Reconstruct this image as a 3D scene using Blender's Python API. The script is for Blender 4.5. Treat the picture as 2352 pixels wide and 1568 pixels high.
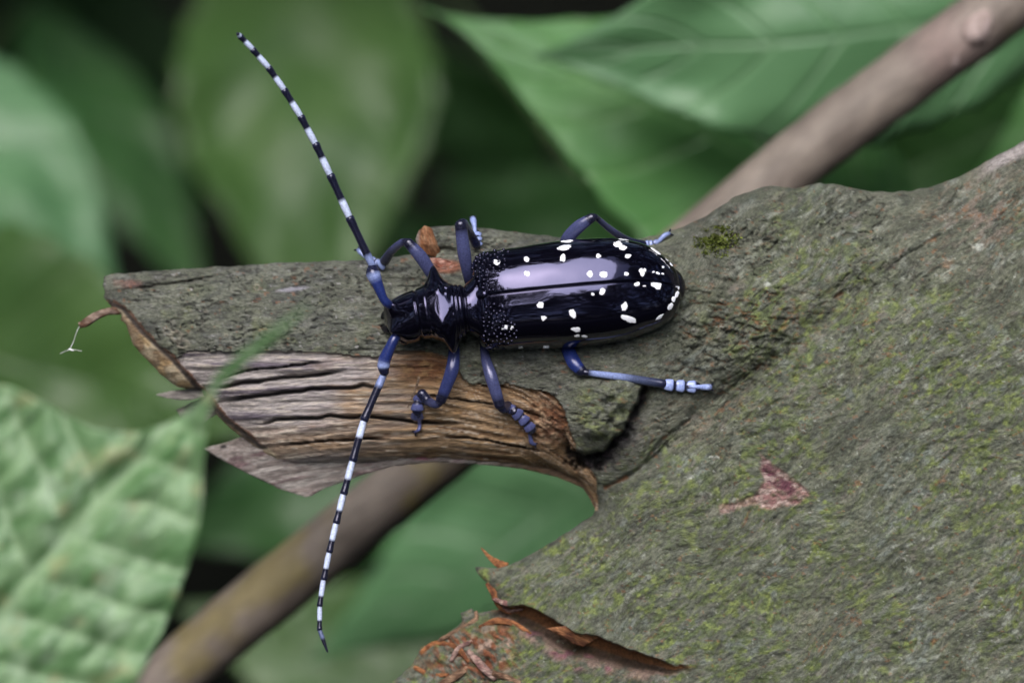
import bpy, bmesh, math, random
import numpy as np
from mathutils import Vector, Matrix
from mathutils.bvhtree import BVHTree

random.seed(7)
np.random.seed(7)
scene = bpy.context.scene
for o in list(bpy.data.objects):
    bpy.data.objects.remove(o)

# ------------------------------------------------------------------ frame of the place
# lengths are worked out in small units of 0.0435 mm (SC metres each); the branch lies 0.5 m above the soil
SC = 0.1024 / 2352.0
LENS = 100.0
DIST = 2352.0 * LENS / 36.0            # lens to branch, in units
PITCH = math.radians(40)
ORG = np.array([0.0, 0.0, 0.5])
AX = np.array([1.0, 0.0, 0.0])
AY = np.array([0.0, math.sin(PITCH), math.cos(PITCH)])
AZ = np.array([0.0, -math.cos(PITCH), math.sin(PITCH)])
ROT = np.stack([AX, AY, AZ], axis=1)

# ------------------------------------------------------------------ camera, sky, sun, exposure
cam_d = bpy.data.cameras.new('camera')
cam = bpy.data.objects.new('camera', cam_d)
scene.collection.objects.link(cam)
cam_d.lens = LENS
cam_d.sensor_width = 36.0
cam_d.clip_start = 0.005
cam_d.clip_end = 500.0
cam.location = Vector(ORG + AZ * DIST * SC)
cam.rotation_euler = (math.radians(90) - PITCH, 0, 0)
cam_d.dof.use_dof = True
cam_d.dof.focus_distance = (DIST + 110) * SC
cam_d.dof.aperture_fstop = 15.0
scene.camera = cam

SUN_EL = math.radians(69)
SUN_AZ = math.radians(-41)             # behind the lens, a little to its left
world = bpy.data.worlds.new('World')
scene.world = world
world.use_nodes = True
wn = world.node_tree.nodes
wl = world.node_tree.links
sky = wn.new('ShaderNodeTexSky')
sky.sky_type = 'NISHITA'
sky.sun_disc = False
sky.sun_elevation = SUN_EL
sky.sun_rotation = math.pi - SUN_AZ
sky.dust_density = 4.0
wn['Background'].inputs['Strength'].default_value = 0.065
wl.new(sky.outputs['Color'], wn['Background'].inputs['Color'])

sun_d = bpy.data.lights.new('sun', 'SUN')
sun = bpy.data.objects.new('sun', sun_d)
scene.collection.objects.link(sun)
sun_d.energy = 1.5
sun_d.angle = math.radians(64)
sun_d.color = (0.98, 0.98, 1.0)
to_sun = Vector((math.sin(SUN_AZ) * math.cos(SUN_EL), -math.cos(SUN_AZ) * math.cos(SUN_EL), math.sin(SUN_EL)))
sun.rotation_euler = to_sun.to_track_quat('Z', 'Y').to_euler()
sun.location = (0, -1, 3)

scene.view_settings.view_transform = 'Standard'
scene.view_settings.look = 'None'
scene.view_settings.gamma = 1.0
scene.view_settings.use_curve_mapping = False
scene.view_settings.exposure = 2.15

# ------------------------------------------------------------------ helpers
def at(px, py, z=0.0):
    """point on the line of sight through photo position px, py at depth z (units)"""
    k = 1.0 - z / DIST
    return np.array([(px - 1176.0) * k, (784.0 - py) * k, z])

def at_n(px, py, z):
    k = 1.0 - z / DIST
    return np.stack([(px - 1176.0) * k, (784.0 - py) * k, z], axis=-1)

def to_world(V):
    return ORG + (np.asarray(V, dtype=float) * SC) @ ROT.T

def from_world(P):
    return ((np.asarray(P, dtype=float) - ORG) @ ROT) / SC

LOC = {}
def link(o, parent=None, loc=None):
    scene.collection.objects.link(o)
    if parent is not None:
        o.parent = parent
        LOC[o.name] = LOC[parent.name]
    else:
        LOC[o.name] = np.array(loc, dtype=float)
        o.location = Vector(loc)
    return o

def tag(o, label=None, cat=None, group=None, kind=None):
    if label: o['label'] = label
    if cat: o['category'] = cat
    if group: o['group'] = group
    if kind: o['kind'] = kind
    return o

def empty(name, world_loc):
    return link(bpy.data.objects.new(name, None), None, world_loc)

def new_mesh(name, V, F, mat, parent=None, loc=None, attrs=None, uv=None, smooth=True, is_world=False):
    """V in units (photo frame) or world metres; F a list of index tuples or an (n,4)/(n,3) array"""
    Wv = np.asarray(V, dtype=float) if is_world else to_world(V)
    if parent is not None:
        base = LOC[parent.name]
    else:
        base = np.array(loc if loc is not None else [Wv[:, 0].mean(), Wv[:, 1].mean(), Wv[:, 2].min()], dtype=float)
    L = Wv - base
    me = bpy.data.meshes.new(name)
    if isinstance(F, np.ndarray):
        n, k = F.shape
        me.vertices.add(len(L))
        me.vertices.foreach_set('co', L.astype(np.float32).ravel())
        me.loops.add(n * k)
        me.loops.foreach_set('vertex_index', F.astype(np.int32).ravel())
        me.polygons.add(n)
        me.polygons.foreach_set('loop_start', (np.arange(n) * k).astype(np.int32))
        me.polygons.foreach_set('loop_total', np.full(n, k, dtype=np.int32))
        me.update(calc_edges=True)
    else:
        me.from_pydata([tuple(v) for v in L], [], [tuple(int(i) for i in f) for f in F])
        me.update()
    if smooth:
        me.polygons.foreach_set('use_smooth', np.ones(len(me.polygons), dtype=bool))
    if attrs:
        for nm, arr in attrs.items():
            arr = np.asarray(arr, dtype=np.float32)
            if arr.shape[1] == 3 and nm.endswith('co'):
                a = me.attributes.new(nm, 'FLOAT_VECTOR', 'POINT')
                a.data.foreach_set('vector', arr.ravel())
            else:
                if arr.shape[1] == 3:
                    arr = np.concatenate([arr, np.ones((len(arr), 1), dtype=np.float32)], axis=1)
                a = me.attributes.new(nm, 'FLOAT_COLOR', 'POINT')
                a.data.foreach_set('color', arr.ravel())
    if uv is not None:
        lay = me.uv_layers.new(name='UVMap')
        idx = np.empty(len(me.loops), dtype=np.int32)
        me.loops.foreach_get('vertex_index', idx)
        lay.data.foreach_set('uv', np.asarray(uv, dtype=np.float32)[idx].ravel())
    me.materials.append(mat)
    o = bpy.data.objects.new(name, me)
    return link(o, parent, base)

def hash3(ix, iy, iz, seed):
    with np.errstate(over='ignore'):
        h = (ix.astype(np.int64) * 374761393 + iy.astype(np.int64) * 668265263 + iz.astype(np.int64) * 1440662683 + seed * 974711) & 0xffffffff
        h = ((h ^ (h >> 13)) * 1274126177) & 0xffffffff
        h = h ^ (h >> 16)
    return (h & 0xffffff) / float(0xffffff) * 2 - 1

def vnoise(x, y, z=0.0, seed=0):
    x, y, z = np.broadcast_arrays(np.asarray(x, float), np.asarray(y, float), np.asarray(z, float))
    ix, iy, iz = np.floor(x), np.floor(y), np.floor(z)
    fx, fy, fz = x - ix, y - iy, z - iz
    fx = fx * fx * (3 - 2 * fx); fy = fy * fy * (3 - 2 * fy); fz = fz * fz * (3 - 2 * fz)
    flat = not np.any(fz)
    def layer(k):
        a = hash3(ix, iy, iz + k, seed); b = hash3(ix + 1, iy, iz + k, seed)
        c = hash3(ix, iy + 1, iz + k, seed); d = hash3(ix + 1, iy + 1, iz + k, seed)
        return (a + (b - a) * fx) * (1 - fy) + (c + (d - c) * fx) * fy
    l0 = layer(0)
    return l0 if flat else l0 + (layer(1) - l0) * fz

def fbm(x, y, z=0.0, seed=0, o=3):
    s = 0.0; amp = 1.0; tot = 0.0
    for i in range(o):
        f = 2.0 ** i
        s = s + amp * vnoise(np.asarray(x) * f + 17.3 * i, np.asarray(y) * f - 9.1 * i, np.asarray(z) * f, seed + i * 31)
        tot += amp; amp *= 0.55
    return s / tot

def sst(a, b, x):
    t = np.clip((np.asarray(x, float) - a) / (b - a), 0, 1)
    return t * t * (3 - 2 * t)

def mixc(c0, c1, t):
    t = np.asarray(t)[..., None]
    return np.asarray(c0) * (1 - t) + np.asarray(c1) * t

def interp(x, pts):
    pts = np.asarray(pts, float)
    return np.interp(x, pts[:, 0], pts[:, 1])

def smooth_interp(x, pts):
    """monotone-ish smooth curve through pts (Catmull-Rom in value)"""
    pts = np.asarray(pts, float)
    x = np.clip(np.asarray(x, float), pts[0, 0], pts[-1, 0])
    i = np.clip(np.searchsorted(pts[:, 0], x, side='right') - 1, 0, len(pts) - 2)
    m = np.gradient(pts[:, 1], pts[:, 0])
    h = pts[i + 1, 0] - pts[i, 0]
    t = (x - pts[i, 0]) / h
    return ((2*t**3 - 3*t**2 + 1) * pts[i, 1] + (t**3 - 2*t**2 + t) * h * m[i]
            + (-2*t**3 + 3*t**2) * pts[i + 1, 1] + (t**3 - t**2) * h * m[i + 1])

def poly_dist(px, py, pts):
    """distance to a polyline and the fraction along it"""
    pts = np.asarray(pts, float)
    seg = np.hypot(*(pts[1:] - pts[:-1]).T)
    cum = np.concatenate([[0], np.cumsum(seg)])
    best = np.full(np.shape(px), 1e9); par = np.zeros(np.shape(px))
    for k in range(len(pts) - 1):
        a, b = pts[k], pts[k + 1]
        d = b - a
        t = np.clip(((px - a[0]) * d[0] + (py - a[1]) * d[1]) / max(d @ d, 1e-9), 0, 1)
        dd = np.hypot(px - a[0] - t * d[0], py - a[1] - t * d[1])
        m = dd < best
        best = np.where(m, dd, best)
        par = np.where(m, (cum[k] + t * seg[k]) / cum[-1], par)
    return best, par

def inside_poly(X, Y, pts):
    """X varies along axis 1, Y along axis 0 (regular grid)"""
    xs = X[0]; ys = Y[:, 0]
    res = np.zeros(X.shape, dtype=bool)
    pts = np.asarray(pts, float)
    for k in range(len(pts)):
        a, b = pts[k], pts[(k + 1) % len(pts)]
        if a[1] == b[1]: continue
        lo, hi = min(a[1], b[1]), max(a[1], b[1])
        r = np.where((ys >= lo) & (ys < hi))[0]
        if len(r) == 0: continue
        xc = a[0] + (ys[r] - a[1]) / (b[1] - a[1]) * (b[0] - a[0])
        res[r] ^= xs[None, :] > xc[:, None]
    return res

def rough_outline(pts, step, amp, seed, closed=True, keep=None):
    pts = np.asarray(pts, float)
    out = []
    n = len(pts)
    for k in range(n if closed else n - 1):
        a, b = pts[k], pts[(k + 1) % n]
        m = max(1, int(np.hypot(*(b - a)) / step))
        for i in range(m):
            out.append(a + (b - a) * i / m)
    out = np.array(out)
    dx = fbm(out[:, 0] / 22, out[:, 1] / 22, 0, seed, 3) * amp
    dy = fbm(out[:, 0] / 22 + 50, out[:, 1] / 22, 0, seed + 5, 3) * amp
    return out + np.stack([dx, dy], 1)

def catmull(pts, n):
    P = np.asarray(pts, float)
    if len(P) == 2:
        t = np.linspace(0, 1, n)[:, None]
        return P[0] + (P[1] - P[0]) * t
    Q = np.vstack([2 * P[0] - P[1], P, 2 * P[-1] - P[-2]])
    res = []
    segs = len(P) - 1
    for u in np.linspace(0, segs, n):
        i = min(int(u), segs - 1); t = u - i
        a, b, c, d = Q[i], Q[i + 1], Q[i + 2], Q[i + 3]
        res.append(0.5 * ((2 * b) + (c - a) * t + (2*a - 5*b + 4*c - d) * t*t + (3*b - a - 3*c + d) * t**3))
    return np.array(res)

def tube(pts, rad, seg=12, flat=None, up=(0, 0, 1), round_ends=True, n=None):
    """swept tube through pts with radii; flat = thickness factor along up"""
    P = np.asarray(pts, float); R = np.asarray(rad, float)
    if n:
        tt = np.linspace(0, 1, len(R))
        P = catmull(P, n)
        R = np.interp(np.linspace(0, 1, n), tt, R)
    T = np.gradient(P, axis=0)
    T /= np.linalg.norm(T, axis=1)[:, None] + 1e-12
    if round_ends:
        def cap(p, t, r, sgn):
            return [(p + sgn * t * r * math.sin(a) * 0.8, r * math.cos(a)) for a in (math.radians(30), math.radians(60), math.radians(82))]
        s = cap(P[0], T[0], R[0], -1)[::-1]; e = cap(P[-1], T[-1], R[-1], 1)
        P = np.vstack([[q for q, _ in s], P, [q for q, _ in e]])
        R = np.concatenate([[r for _, r in s], R, [r for _, r in e]])
        T = np.vstack([[T[0]] * 3, T, [T[-1]] * 3])
    up = np.asarray(up, float)
    V = []
    m = len(P)
    for i in range(m):
        side = np.cross(T[i], up)
        if np.linalg.norm(side) < 1e-3: side = np.cross(T[i], [0.3, 1, 0.1])
        side /= np.linalg.norm(side)
        u2 = np.cross(side, T[i])
        f = flat if flat else 1.0
        for k in range(seg):
            a = 2 * math.pi * k / seg
            V.append(P[i] + R[i] * (math.cos(a) * side + math.sin(a) * f * u2))
    F = []
    for i in range(m - 1):
        for k in range(seg):
            k2 = (k + 1) % seg
            F.append((i * seg + k, i * seg + k2, (i + 1) * seg + k2, (i + 1) * seg + k))
    F.append(tuple(range(seg))[::-1])
    F.append(tuple((m - 1) * seg + k for k in range(seg)))
    return np.array(V), F

def join(parts):
    V = []; F = []; off = 0
    for v, f in parts:
        V.append(v); F += [tuple(i + off for i in q) for q in f]; off += len(v)
    return np.vstack(V), F

# ------------------------------------------------------------------ materials
def mat_new(name):
    m = bpy.data.materials.new(name)
    m.use_nodes = True
    nt = m.node_tree
    return m, nt, nt.nodes, nt.links, nt.nodes['Principled BSDF']

def node(nt, typ, **kw):
    n = nt.nodes.new(typ)
    for k, v in kw.items(): setattr(n, k, v)
    return n

def noise_node(nt, vec, scale, detail=4.0, rough=0.6, stretch=None):
    n = node(nt, 'ShaderNodeTexNoise')
    n.inputs['Scale'].default_value = scale
    n.inputs['Detail'].default_value = detail
    n.inputs['Roughness'].default_value = rough
    if stretch:
        mp = node(nt, 'ShaderNodeMapping')
        mp.inputs['Scale'].default_value = stretch
        nt.links.new(vec, mp.inputs['Vector'])
        vec = mp.outputs['Vector']
    nt.links.new(vec, n.inputs['Vector'])
    return n.outputs['Fac']

def ramp(nt, fac, stops):
    r = node(nt, 'ShaderNodeValToRGB')
    el = r.color_ramp.elements
    while len(el) > 1: el.remove(el[0])
    el[0].position = stops[0][0]; el[0].color = stops[0][1]
    for p, c in stops[1:]:
        e = el.new(p); e.color = c
    nt.links.new(fac, r.inputs['Fac'])
    return r.outputs['Color']

def g(v): return (v, v, v, 1)

def mulc(nt, a, b, fac=1.0):
    m = node(nt, 'ShaderNodeMix', data_type='RGBA', blend_type='MULTIPLY')
    m.inputs[0].default_value = fac
    nt.links.new(a, m.inputs[6]); nt.links.new(b, m.inputs[7])
    return m.outputs[2]

def tinted(name, rough, spec, fine, bump_d, stretch=(1, 1, 1), lo=0.65, hi=1.35, fine_scale=1.0, rough_var=0.0):
    """colour from the surface's own tint attribute, broken up by fine grain along its grain coordinates"""
    m, nt, N, L, b = mat_new(name)
    t = node(nt, 'ShaderNodeAttribute', attribute_name='tint')
    c = node(nt, 'ShaderNodeAttribute', attribute_name='gco')
    n1 = noise_node(nt, c.outputs['Vector'], fine_scale, 5, 0.68, stretch)
    v = ramp(nt, n1, [(0.33, g(lo)), (0.67, g(hi))])
    L.new(mulc(nt, t.outputs['Color'], v), b.inputs['Base Color'])
    b.inputs['Roughness'].default_value = rough
    b.inputs['Specular IOR Level'].default_value = spec
    n2 = noise_node(nt, c.outputs['Vector'], fine_scale * 1.3, 6, 0.7, stretch)
    bp = node(nt, 'ShaderNodeBump')
    bp.inputs['Strength'].default_value = 1.0
    bp.inputs['Distance'].default_value = bump_d * SC
    L.new(n2, bp.inputs['Height'])
    L.new(bp.outputs['Normal'], b.inputs['Normal'])
    return m

M_BARK = tinted('bark', 0.72, 0.4, 1, 12.0, (0.9, 1.7, 1.2), 0.55, 1.45, 1.0)
M_WOOD = tinted('bare_wood', 0.62, 0.4, 1, 9.0, (0.25, 2.6, 1.0), 0.45, 1.55, 1.2)
M_SHRED = tinted('torn_bark', 0.75, 0.3, 1, 7.0, (0.6, 2.2, 1.0), 0.45, 1.55, 1.0)
M_TWIG = tinted('twig_bark', 0.6, 0.4, 1, 4.0, (0.3, 1.0, 1.0), 0.8, 1.2, 0.5)

def mat_cuticle():
    m, nt, N, L, b = mat_new('black_cuticle')
    b.inputs['Base Color'].default_value = (0.0018, 0.0017, 0.004, 1)
    b.inputs['Roughness'].default_value = 0.07
    b.inputs['IOR'].default_value = 1.60
    b.inputs['Specular Tint'].default_value = (0.60, 0.58, 0.95, 1)
    tc = node(nt, 'ShaderNodeTexCoord')
    n = noise_node(nt, tc.outputs['Object'], 260.0, 3, 0.5)
    r = ramp(nt, noise_node(nt, tc.outputs['Object'], 900.0, 3, 0.6), [(0.3, g(0.045)), (0.75, g(0.13))])
    L.new(r, b.inputs['Roughness'])
    bp = node(nt, 'ShaderNodeBump')
    bp.inputs['Strength'].default_value = 0.35
    bp.inputs['Distance'].default_value = 3.0 * SC
    L.new(n, bp.inputs['Height'])
    L.new(bp.outputs['Normal'], b.inputs['Normal'])
    return m
M_CUT = mat_cuticle()

def mat_blue():
    m, nt, N, L, b = mat_new('blue_hair_cuticle')
    t = node(nt, 'ShaderNodeAttribute', attribute_name='tint')
    tc = node(nt, 'ShaderNodeTexCoord')
    n = noise_node(nt, tc.outputs['Object'], 5200.0, 3, 0.6)
    v = ramp(nt, n, [(0.3, g(0.75)), (0.7, g(1.25))])
    L.new(mulc(nt, t.outputs['Color'], v), b.inputs['Base Color'])
    b.inputs['Roughness'].default_value = 0.23
    b.inputs['IOR'].default_value = 1.55
    b.inputs['Specular Tint'].default_value = (0.82, 0.82, 1.0, 1)
    b.inputs['Sheen Weight'].default_value = 0.08
    b.inputs['Sheen Tint'].default_value = (0.5, 0.55, 1.0, 1)
    bp = node(nt, 'ShaderNodeBump')
    bp.inputs['Strength'].default_value = 0.5
    bp.inputs['Distance'].default_value = 0.8 * SC
    L.new(n, bp.inputs['Height'])
    L.new(bp.outputs['Normal'], b.inputs['Normal'])
    return m
M_BLUE = mat_blue()

def mat_plain(name, col, rough, spec=0.5, var=0.25, scale=600.0):
    m, nt, N, L, b = mat_new(name)
    tc = node(nt, 'ShaderNodeTexCoord')
    n = noise_node(nt, tc.outputs['Object'], scale, 4, 0.6)
    c0 = tuple(x * (1 - var) for x in col) + (1,)
    c1 = tuple(min(1, x * (1 + var)) for x in col) + (1,)
    L.new(ramp(nt, n, [(0.3, c0), (0.7, c1)]), b.inputs['Base Color'])
    b.inputs['Roughness'].default_value = rough
    b.inputs['Specular IOR Level'].default_value = spec
    return m
M_SPOT = mat_plain('white_hair_patch', (0.80, 0.81, 0.86), 0.75, 0.3, 0.08, 4000.0)
M_EYE = mat_plain('insect_eye', (0.006, 0.005, 0.008), 0.12, 0.6)
M_SILK = mat_plain('silk', (0.8, 0.82, 0.85), 0.5)
M_SOIL = mat_plain('soil', (0.0035, 0.0042, 0.0025), 0.95, 0.1, 0.5, 60.0)  # darker than real soil: deep shade is put into the colour
M_MOSS = mat_plain('moss', (0.12, 0.15, 0.03), 0.75, 0.3, 0.5, 900.0)
M_TRUNK = mat_plain('tree_trunk_bark', (0.06, 0.05, 0.04), 0.9, 0.2, 0.4, 20.0)
M_STEM = mat_plain('plant_stem', (0.07, 0.11, 0.04), 0.6, 0.3, 0.3, 90.0)

def mat_leaf(name, col, col2, vein, rough=0.38, trans=0.3, vein_k=9.0, mottled=0.0, spec=0.5):
    m, nt, N, L, b = mat_new(name)
    uvn = node(nt, 'ShaderNodeUVMap')
    sep = node(nt, 'ShaderNodeSeparateXYZ')
    L.new(uvn.outputs['UV'], sep.inputs[0])
    def mth(op, a, bb=None):
        n = node(nt, 'ShaderNodeMath', operation=op)
        for i, x in enumerate((a, bb)):
            if x is None: continue
            if isinstance(x, (int, float)): n.inputs[i].default_value = x
            else: L.new(x, n.inputs[i])
        return n.outputs[0]
    av = mth('ABSOLUTE', sep.outputs['Y'])
    # side veins sweep forward from the midrib
    ph = mth('MULTIPLY', mth('SUBTRACT', sep.outputs['X'], mth('MULTIPLY', av, 0.16)), vein_k)
    w = mth('ABSOLUTE', mth('SUBTRACT', mth('FRACT', ph), 0.5))
    vs = node(nt, 'ShaderNodeMapRange', interpolation_type='SMOOTHSTEP')
    vs.inputs['From Min'].default_value = 0.0; vs.inputs['From Max'].default_value = 0.10
    vs.inputs['To Min'].default_value = 1.0; vs.inputs['To Max'].default_value = 0.0
    L.new(w, vs.inputs['Value'])
    mr = node(nt, 'ShaderNodeMapRange', interpolation_type='SMOOTHSTEP')
    mr.inputs['From Min'].default_value = 0.0; mr.inputs['From Max'].default_value = 0.045
    mr.inputs['To Min'].default_value = 1.0; mr.inputs['To Max'].default_value = 0.0
    L.new(av, mr.inputs['Value'])
    vm = mth('MAXIMUM', vs.outputs[0], mr.outputs[0])
    tc = node(nt, 'ShaderNodeTexCoord')
    n1 = noise_node(nt, tc.outputs['Object'], 38.0, 5, 0.6)
    base = ramp(nt, n1, [(0.3, col + (1,)), (0.7, col2 + (1,))])
    if mottled > 0:
        n3 = noise_node(nt, tc.outputs['Object'], 190.0, 4, 0.65)
        sp = ramp(nt, n3, [(0.56, g(0)), (0.68, g(1))])
        mm = node(nt, 'ShaderNodeMix', data_type='RGBA')
        mm.inputs[7].default_value = (0.30, 0.33, 0.16, 1)
        k = mth('MULTIPLY', sp, mottled)
        L.new(k, mm.inputs[0]); L.new(base, mm.inputs[6])
        base = mm.outputs[2]
    mx = node(nt, 'ShaderNodeMix', data_type='RGBA')
    mx.inputs[7].default_value = vein + (1,)
    L.new(mth('MULTIPLY', vm, 0.55), mx.inputs[0]); L.new(base, mx.inputs[6])
    L.new(mx.outputs[2], b.inputs['Base Color'])
    b.inputs['Roughness'].default_value = rough
    b.inputs['Specular IOR Level'].default_value = spec
    bp = node(nt, 'ShaderNodeBump')
    bp.inputs['Strength'].default_value = 0.7
    bp.inputs['Distance'].default_value = 0.0006
    h = mth('ADD', mth('MULTIPLY', vm, -0.7), noise_node(nt, tc.outputs['Object'], 120.0, 4, 0.6))
    L.new(h, bp.inputs['Height'])
    L.new(bp.outputs['Normal'], b.inputs['Normal'])
    tr = node(nt, 'ShaderNodeBsdfTranslucent')
    L.new(mx.outputs[2], tr.inputs['Color'])
    ms = node(nt, 'ShaderNodeMixShader')
    ms.inputs[0].default_value = trans
    L.new(b.outputs[0], ms.inputs[1]); L.new(tr.outputs[0], ms.inputs[2])
    L.new(ms.outputs[0], nt.nodes['Material Output'].inputs['Surface'])
    return m
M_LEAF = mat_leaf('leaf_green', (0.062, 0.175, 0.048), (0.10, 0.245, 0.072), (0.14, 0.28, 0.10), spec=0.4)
M_LEAF_SKY = mat_leaf('leaf_sky_sheen', (0.075, 0.18, 0.075), (0.115, 0.25, 0.11), (0.15, 0.29, 0.14), 0.45)  # paler, bluer green: the sky's reflection is put into the colour
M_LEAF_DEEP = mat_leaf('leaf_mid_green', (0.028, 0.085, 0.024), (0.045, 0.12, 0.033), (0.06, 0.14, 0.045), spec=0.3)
M_LEAF_SHADE = mat_leaf('leaf_shade_green', (0.013, 0.042, 0.010), (0.024, 0.065, 0.017), (0.033, 0.075, 0.024), 0.5, spec=0.15)  # for leaves in shade: the shade is put into this darker green
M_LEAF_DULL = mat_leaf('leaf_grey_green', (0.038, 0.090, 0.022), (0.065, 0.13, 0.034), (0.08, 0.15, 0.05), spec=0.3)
def mat_front():
    m = tinted('leaf_puckered', 0.42, 0.5, 1, 2.0, (0.5, 1.4, 1.0), 0.8, 1.2, 0.5)
    nt = m.node_tree
    tr = node(nt, 'ShaderNodeBsdfTranslucent')
    t = node(nt, 'ShaderNodeAttribute', attribute_name='tint')
    nt.links.new(t.outputs['Color'], tr.inputs['Color'])
    ms = node(nt, 'ShaderNodeMixShader'); ms.inputs[0].default_value = 0.25
    nt.links.new(nt.nodes['Principled BSDF'].outputs[0], ms.inputs[1]); nt.links.new(tr.outputs[0], ms.inputs[2])
    nt.links.new(ms.outputs[0], nt.nodes['Material Output'].inputs['Surface'])
    return m
M_LEAF_FRONT = mat_front()
M_CANOPY = mat_leaf('canopy_leaf', (0.03, 0.06, 0.02), (0.05, 0.09, 0.03), (0.05, 0.1, 0.03), 0.6, 0.15)

# ------------------------------------------------------------------ the ground
gv = []; gf = []
R_N = 72
rings = [0, 0.3, 0.6, 0.9, 1.3, 1.8, 2.5, 4, 8, 20, 60, 200]
gv.append((0, 0, 0))
for ri, r in enumerate(rings[1:]):
    for k in range(R_N):
        a = 2 * math.pi * k / R_N
        x, y = r * math.cos(a), r * math.sin(a)
        h = float(fbm(x * 3, y * 3, 0, 3, 3)) * (0.02 if r < 5 else 0.1)
        gv.append((x, y, h))
for k in range(R_N):
    gf.append((0, 1 + k, 1 + (k + 1) % R_N))
for ri in range(len(rings) - 2):
    a = 1 + ri * R_N; b = a + R_N
    for k in range(R_N):
        k2 = (k + 1) % R_N
        gf.append((a + k, b + k, b + k2, a + k2))
ground = new_mesh('ground', np.array(gv), gf, M_SOIL, loc=(0, 0, 0), is_world=True)
tag(ground, 'bare soil below the branch with deep shade put into its colour', kind='structure')

# ------------------------------------------------------------------ the branch: outline, thickness, relief
G = 3.0
X0, X1, Y0, Y1 = 160.0, 2500.0, 180.0, 1700.0
Z_MID = -330.0
outline = [
    (238, 633), (262, 629), (300, 627), (345, 622), (420, 617), (480, 614), (540, 611), (640, 604), (700, 602), (760, 600),
    (830, 597), (880, 593), (925, 588), (958, 583), (963, 560), (972, 532), (985, 521), (1050, 519), (1120, 524), (1200, 535), (1290, 545), (1380, 553),
    (1450, 552), (1510, 540), (1572, 519), (1620, 497), (1654, 474), (1680, 455), (1708, 443), (1740, 433), (1771, 426), (1800, 430), (1830, 433),
    (1860, 425), (1883, 420), (1912, 422), (1950, 431), (2001, 440), (2050, 441), (2098, 437), (2150, 426), (2195, 409),
    (2245, 384), (2293, 355), (2352, 325), (2430, 290), (2520, 250), (2900, 100), (2900, 2100), (500, 2100), (700, 1735), (800, 1652),
    (900, 1567), (925, 1545), (949, 1524), (966, 1484), (990, 1478), (1015, 1465), (1040, 1446), (1061, 1427), (1058, 1408), (1085, 1396), (1094, 1408),
    (1120, 1403), (1148, 1398), (1150, 1388), (1131, 1361), (1120, 1343), (1114, 1335), (1098, 1318), (1091, 1303), (1110, 1302), (1135, 1303), (1164, 1298), (1192, 1287),
    (1220, 1272), (1275, 1240), (1328, 1206), (1362, 1182), (1368, 1160), (1362, 1140), (1330, 1100),
    (1270, 1076), (1200, 1066), (1100, 1058), (1000, 1053), (900, 1056), (800, 1062), (700, 1064), (640, 1058), (608, 1045), (585, 1026), (560, 1006),
    (530, 985), (500, 955), (482, 925), (474, 898), (452, 893), (430, 893), (408, 889), (388, 874), (368, 858), (345, 832), (325, 812), (305, 790), (296, 768), (288, 745),
    (277, 735), (279, 722), (262, 712), (254, 700), (239, 683), (241, 668), (236, 655)]
OUT = rough_outline(outline, 6.0, 3.2, 11)
xs = np.arange(X0, X1 + G * 0.5, G); ys = np.arange(Y0, Y1 + G * 0.5, G)
PX, PY = np.meshgrid(xs, ys)
INS = inside_poly(PX, PY, OUT)

def poisson(mask0):
    """thickness profile: screened relaxation, coarse to fine, zero on the outline, free at the far cut edges"""
    levels = [8, 4, 2, 1]
    sat = 500.0
    u = None
    for s in levels:
        m = mask0[::s, ::s]
        h = G * s
        k = 2.0 / sat**2
        if u is None:
            u = np.zeros(m.shape)
        else:
            u = np.repeat(np.repeat(u, 2, 0), 2, 1)
            u = np.pad(u, ((0, max(0, m.shape[0] - u.shape[0])), (0, max(0, m.shape[1] - u.shape[1]))), mode='edge')[:m.shape[0], :m.shape[1]]
            u = u * m
        for it in range({8: 900, 4: 250, 2: 150, 1: 110}[s]):
            p = np.pad(u, 1, mode='edge')
            u = (p[:-2, 1:-1] + p[2:, 1:-1] + p[1:-1, :-2] + p[1:-1, 2:] + 2 * h * h) / (4 + k * h * h)
            u *= m
    return u
U = poisson(INS)

def blur(a, n, m=None):
    for _ in range(n):
        p = np.pad(a, 1, mode='edge')
        a2 = (p[:-2, 1:-1] + p[2:, 1:-1] + p[1:-1, :-2] + p[1:-1, 2:] + 4 * a) / 8
        a = a2 if m is None else np.where(m, a2, a)
    return a

# signed distance from the line where the stub leaves the trunk (positive on the stub's side)
SDL = (PX - 1600) * -0.9457 + (PY - 500) * -0.3268
STUB = sst(-140, 140, SDL) * sst(1230, 1150, PY)
ZS = 0.5 + 0.25 * STUB
THICK = blur(ZS * np.sqrt(np.maximum(U, 0)), 3)
BASE = THICK.copy()

# grain coordinates: the trunk's run up to the right, the stub's along its own length
ga_t = PX * 0.79 - PY * 0.61; gb_t = PX * 0.61 + PY * 0.79
warp = fbm(PX / 150, PY / 150, 0, 5, 2)
gb_t = gb_t + warp * 26
ga_s = PX; gb_s = PY + 0.06 * PX + fbm(PX / 120, PY / 60, 0, 6, 2) * 5
GA = (ga_t + 853.5) * (1 - STUB) + ga_s * STUB
GB = (gb_t - 608.5) * (1 - STUB) + gb_s * STUB

def nz(a, b, seed, o=3):
    """noise on the grain, trunk and stub each along its own direction"""
    return fbm(ga_t / a, gb_t / b, 0, seed, o) * (1 - STUB) + fbm(ga_s / a, gb_s / b, 0, seed + 200, o) * STUB

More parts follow.
